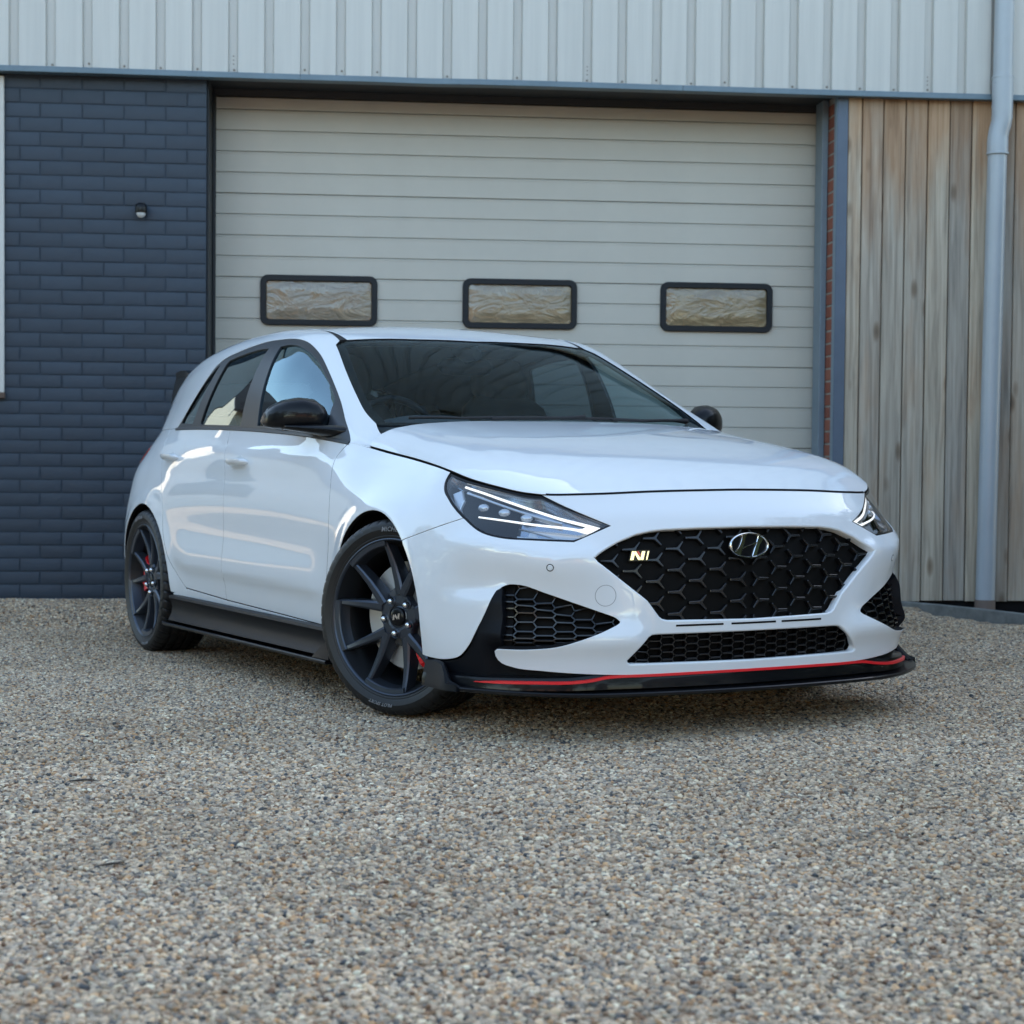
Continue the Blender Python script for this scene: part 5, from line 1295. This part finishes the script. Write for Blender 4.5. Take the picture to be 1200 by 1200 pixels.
L.new(dist.outputs['Points'], inst.inputs['Points']); L.new(join.outputs[0], inst.inputs['Instance'])
ri = N.new('FunctionNodeRandomValue'); ri.data_type = 'INT'; ri.inputs[4].default_value = 0; ri.inputs[5].default_value = 4; L.new(ri.outputs[2], inst.inputs['Instance Index'])
rr = N.new('FunctionNodeRandomValue'); rr.data_type = 'FLOAT_VECTOR'; rr.inputs[0].default_value = (-.5, -.5, 0); rr.inputs[1].default_value = (.5, .5, 6.283); L.new(rr.outputs[0], inst.inputs['Rotation'])
rs_ = N.new('FunctionNodeRandomValue'); rs_.data_type = 'FLOAT_VECTOR'; rs_.inputs[0].default_value = (.0044, .0036, .0030); rs_.inputs[1].default_value = (.0104, .0080, .0064); rs_.inputs['Seed'].default_value = 5; L.new(rs_.outputs[0], inst.inputs['Scale'])
tr = N.new('GeometryNodeTranslateInstances'); tr.inputs['Translation'].default_value = (0, 0, .001); tr.inputs['Local Space'].default_value = False
L.new(inst.outputs[0], tr.inputs[0]); L.new(tr.outputs[0], go.inputs[0])
gv.modifiers.new('scatter', 'NODES').node_group = ng
# twigs on the gravel
M['twig'] = mat('dark_twig', (.045, .037, .030), .8)
for x, y, a, Lg, lab in ((-1.117, 4.765, .10, .040, 'dark curled twig lying on open gravel nearest the left edge'), (-.83, 3.79, .25, .027, 'brown twig lying on the gravel nearer the camera')):
    o = tag(empty('twig', (x, y, float(gz(x, y)) + .007), (0, 0, a)), lab, 'twig', 'twigs on the gravel')
    mb = MB(); mb.tube([(t*Lg, .004*sin(t*4), .004*(1 - t*t)) for t in np.linspace(-1, 1, 9)], [.001, .0018, .0025, .003, .003, .0025, .002, .0015, .001], 7); link('stem', mb.me(True), M['twig'], o)
    mb = MB(); mb.tube([(.005, .001, .003), (.018, .006, .005), (.028, .010, .003)], [.002, .0018, .0008], 6); link('shoot', mb.me(True), M['twig'], o)
def litter(n=150):
    g = np.random.default_rng(3); V = []; F = []
    for i in range(n):
        x, d = g.random()*1.4 - .1, .06 + g.random()**2*.22; cx, cy = 2.17 + .52*x + .8546*d, 10.29 - .8546*x + .519*d; z = float(gz(cx, cy)) + .010 + g.random()*.02; p = g.random()*6.3; L = .010 + .014*g.random()
        for a, b in ((-1, 0), (0, .55), (1, 0), (0, -.55)): V.append((cx + L*(a*cos(p) - b*sin(p)), cy + L*(a*sin(p) + b*cos(p)), z + .006*g.random()))
        F.append((4*i, 4*i + 1, 4*i + 2, 4*i + 3))
    return link('leaf_litter', mesh(V, F), mat('dry_leaves', (.16, .085, .04), .8))
# ------------------------------------------------------------------ guessed surroundings, unseen: mirrored in glass and paint, some added to block low sky
M['roof'] = mat('dark_roof_tiles', (.085, .055, .045), .8); M['warm'] = grimy(mat('warm_brick_house', (.34, .18, .10), .8), (.34, .18, .10), .15, 4); M['leaf'] = mat('autumn_leaves', (.20, .115, .030), .7); M['bark'] = mat('bark', (.08, .06, .045), .9); M['leafg'] = mat('green_leaves', (.07, .085, .025), .7)
def house(name, label, loc, rot, w, d, h, rh, wall, gable=True):
    o = tag(empty(name, loc, (0, 0, rot)), label, 'house'); mb = MB(); mb.box(-w/2, w/2, -d/2, d/2, -.2, h)
    mb.add([(-w/2, -d/2, h), (-w/2, d/2, h), (-w/2, 0, h + rh), (w/2, -d/2, h), (w/2, d/2, h), (w/2, 0, h + rh)], [(0, 1, 2), (3, 5, 4), (0, 2, 5, 3), (1, 4, 5, 2)]); link('walls', mb.me(), wall, o)
    mb = MB(); e = .35
    for s in (1, -1): mb.rings([[(x, s*(d/2 + e), h - rh*e/(d/2)), (x, 0, h + rh), (x, 0, h + rh + .12), (x, s*(d/2 + e), h - rh*e/(d/2) + .12)] for x in (-w/2 - e, w/2 + e)])
    link('roof', mb.me(), M['roof'], o); mb = MB()
    for s in (1, -1):
        for x in (-w/2 - e - .03, w/2 + e): mb.rings([[(q, s*(d/2 + e), h - rh*e/(d/2) - .22), (q, 0, h + rh - .22), (q, 0, h + rh + .1), (q, s*(d/2 + e), h - rh*e/(d/2) + .1)] for q in (x, x + .03)])
    link('bargeboard', mb.me(), M['white'], o); mb = MB()
    for x in np.linspace(-w/2 + 1, w/2 - 1, max(2, int(w/2.4))):
        for s in (1, -1): mb.box(x - .45, x + .45, s*d/2 - .03, s*d/2 + .03, 1.0, 2.2)
    link('window_row', mb.me(), M['gloss'], o); return o
def tree(label, x, y, h, r, leaf, seed):
    g = np.random.default_rng(seed); o = tag(empty('tree', (x, y, 0)), label, 'tree', 'trees across the yard'); mb = MB(); mb.tube([(0, 0, -.2), (.05, 0, h*.25), (.0, .1, h*.5), (.1, 0, h*.8)], [.22, .17, .11, .03], 8)
    for k in range(7): a = k*2.4; z = h*(.35 + .06*k); mb.tube([(.03, 0, z), (r*.4*cos(a), r*.4*sin(a), z + .5), (r*.75*cos(a), r*.75*sin(a), z + .8)], [.07, .045, .015], 6)
    link('trunk', mb.me(True), M['bark'], o); n = 3800; d = g.normal(size=(n, 3)); d /= np.linalg.norm(d, axis=1)[:, None]; cl = g.normal(size=(26, 3)); cl /= np.linalg.norm(cl, axis=1)[:, None]
    cc = cl*np.array([r*.7, r*.7, h*.27]) + np.array([0, 0, h*.66]); P = cc[g.integers(0, 26, n)] + d*g.random((n, 1))**.5*r*.42
    u = g.normal(size=(n, 3)); v = g.normal(size=(n, 3)); s = g.uniform(.07, .15, (n, 1)); u *= s/np.linalg.norm(u, axis=1)[:, None]; v *= s/np.linalg.norm(v, axis=1)[:, None]
    V = np.stack([P - u, P + v*.6, P + u, P - v*.6], 1).reshape(-1, 3); link('crown', mesh(V, [(4*i, 4*i + 1, 4*i + 2, 4*i + 3) for i in range(n)]), leaf, o)
house('house', 'long warm brick house standing across the yard opposite the garage door', (-2, -17, 0), .05, 16, 7, 3.2, 2.4, M['warm'])
house('house', 'white gabled house beyond the left end of the workshop', (-17, 21, 0), .25, 9, 7, 3.4, 2.8, M['white'])
def added_hedge(label, x0, x1, y0, y1, h, seed, n=15000):
    g = np.random.default_rng(seed); f = g.random((n, 3)); P = np.stack([x0 + (x1 - x0)*f[:, 0], y0 + (y1 - y0)*f[:, 1], -.05 + h*f[:, 2]*(1 + .06*np.sin(f[:, 1]*31))], 1)
    u, v = g.normal(size=(n, 3))*.055, g.normal(size=(n, 3))*.055
    o = tag(empty('added_hedge', ((x0 + x1)/2, (y0 + y1)/2, 0)), label, 'added_hedge'); P = P - np.array([(x0 + x1)/2, (y0 + y1)/2, 0])
    link('foliage', mesh(np.stack([P - u, P + v*.6, P + u, P - v*.6], 1).reshape(-1, 3), [(4*i, 4*i + 1, 4*i + 2, 4*i + 3) for i in range(n)]), M['leafg'], o)
    mb = MB()
    for k in range(8): y = (y1 - y0)*(k/7 - .5)*.95; mb.tube([(0, y, -.2), (.05, y + .05, h*.4), (0, y, h*.8)], [.05, .035, .01], 6)
    link('stems', mb.me(True), M['bark'], o)
added_hedge('unseen evergreen foliage added to darken the right side of the yard', 4.3, 5.5, 3.4, 9.8, 2.9, 9)  # out-of-view foliage added to cut sky light from the sides
added_hedge('unseen evergreen foliage added to block low sky left of the yard', -8.6, -7.4, .5, 8.0, 3.2, 10)
house('house', 'grey house with dark roof at the right of the yard', (19, -6, 0), 1.3, 12, 7, 3.0, 2.6, M['white'])
tag(litter(), kind='stuff')
for q in ((-9, -11, 6.5, 2.4, 'leaf', 1, 'ochre autumn tree left of the warm brick house'), (6.5, -13, 7.5, 2.8, 'leaf', 2, 'ochre autumn tree right of the warm brick house'), (1.5, -11.5, 5.0, 1.9, 'leafg', 3, 'olive green tree before the warm brick house'), (-15, -5, 8, 3.2, 'leafg', 5, 'unseen tall green tree added left of the yard to block low sky'), (-14, -13, 8, 3.2, 'leaf', 6, 'unseen ochre tree added farther left to block low sky'), (12, -12, 8, 3.2, 'leafg', 7, 'unseen tall green tree added right of the ochre trees to block low sky'), (-14.5, 3, 7, 2.8, 'leafg', 8, 'unseen green tree added towards the left end of the workshop to block low sky')): tree(q[6], q[0], q[1], q[2], q[3], M[q[4]], q[5])  # outer trees are added, out of view, to block low sky light
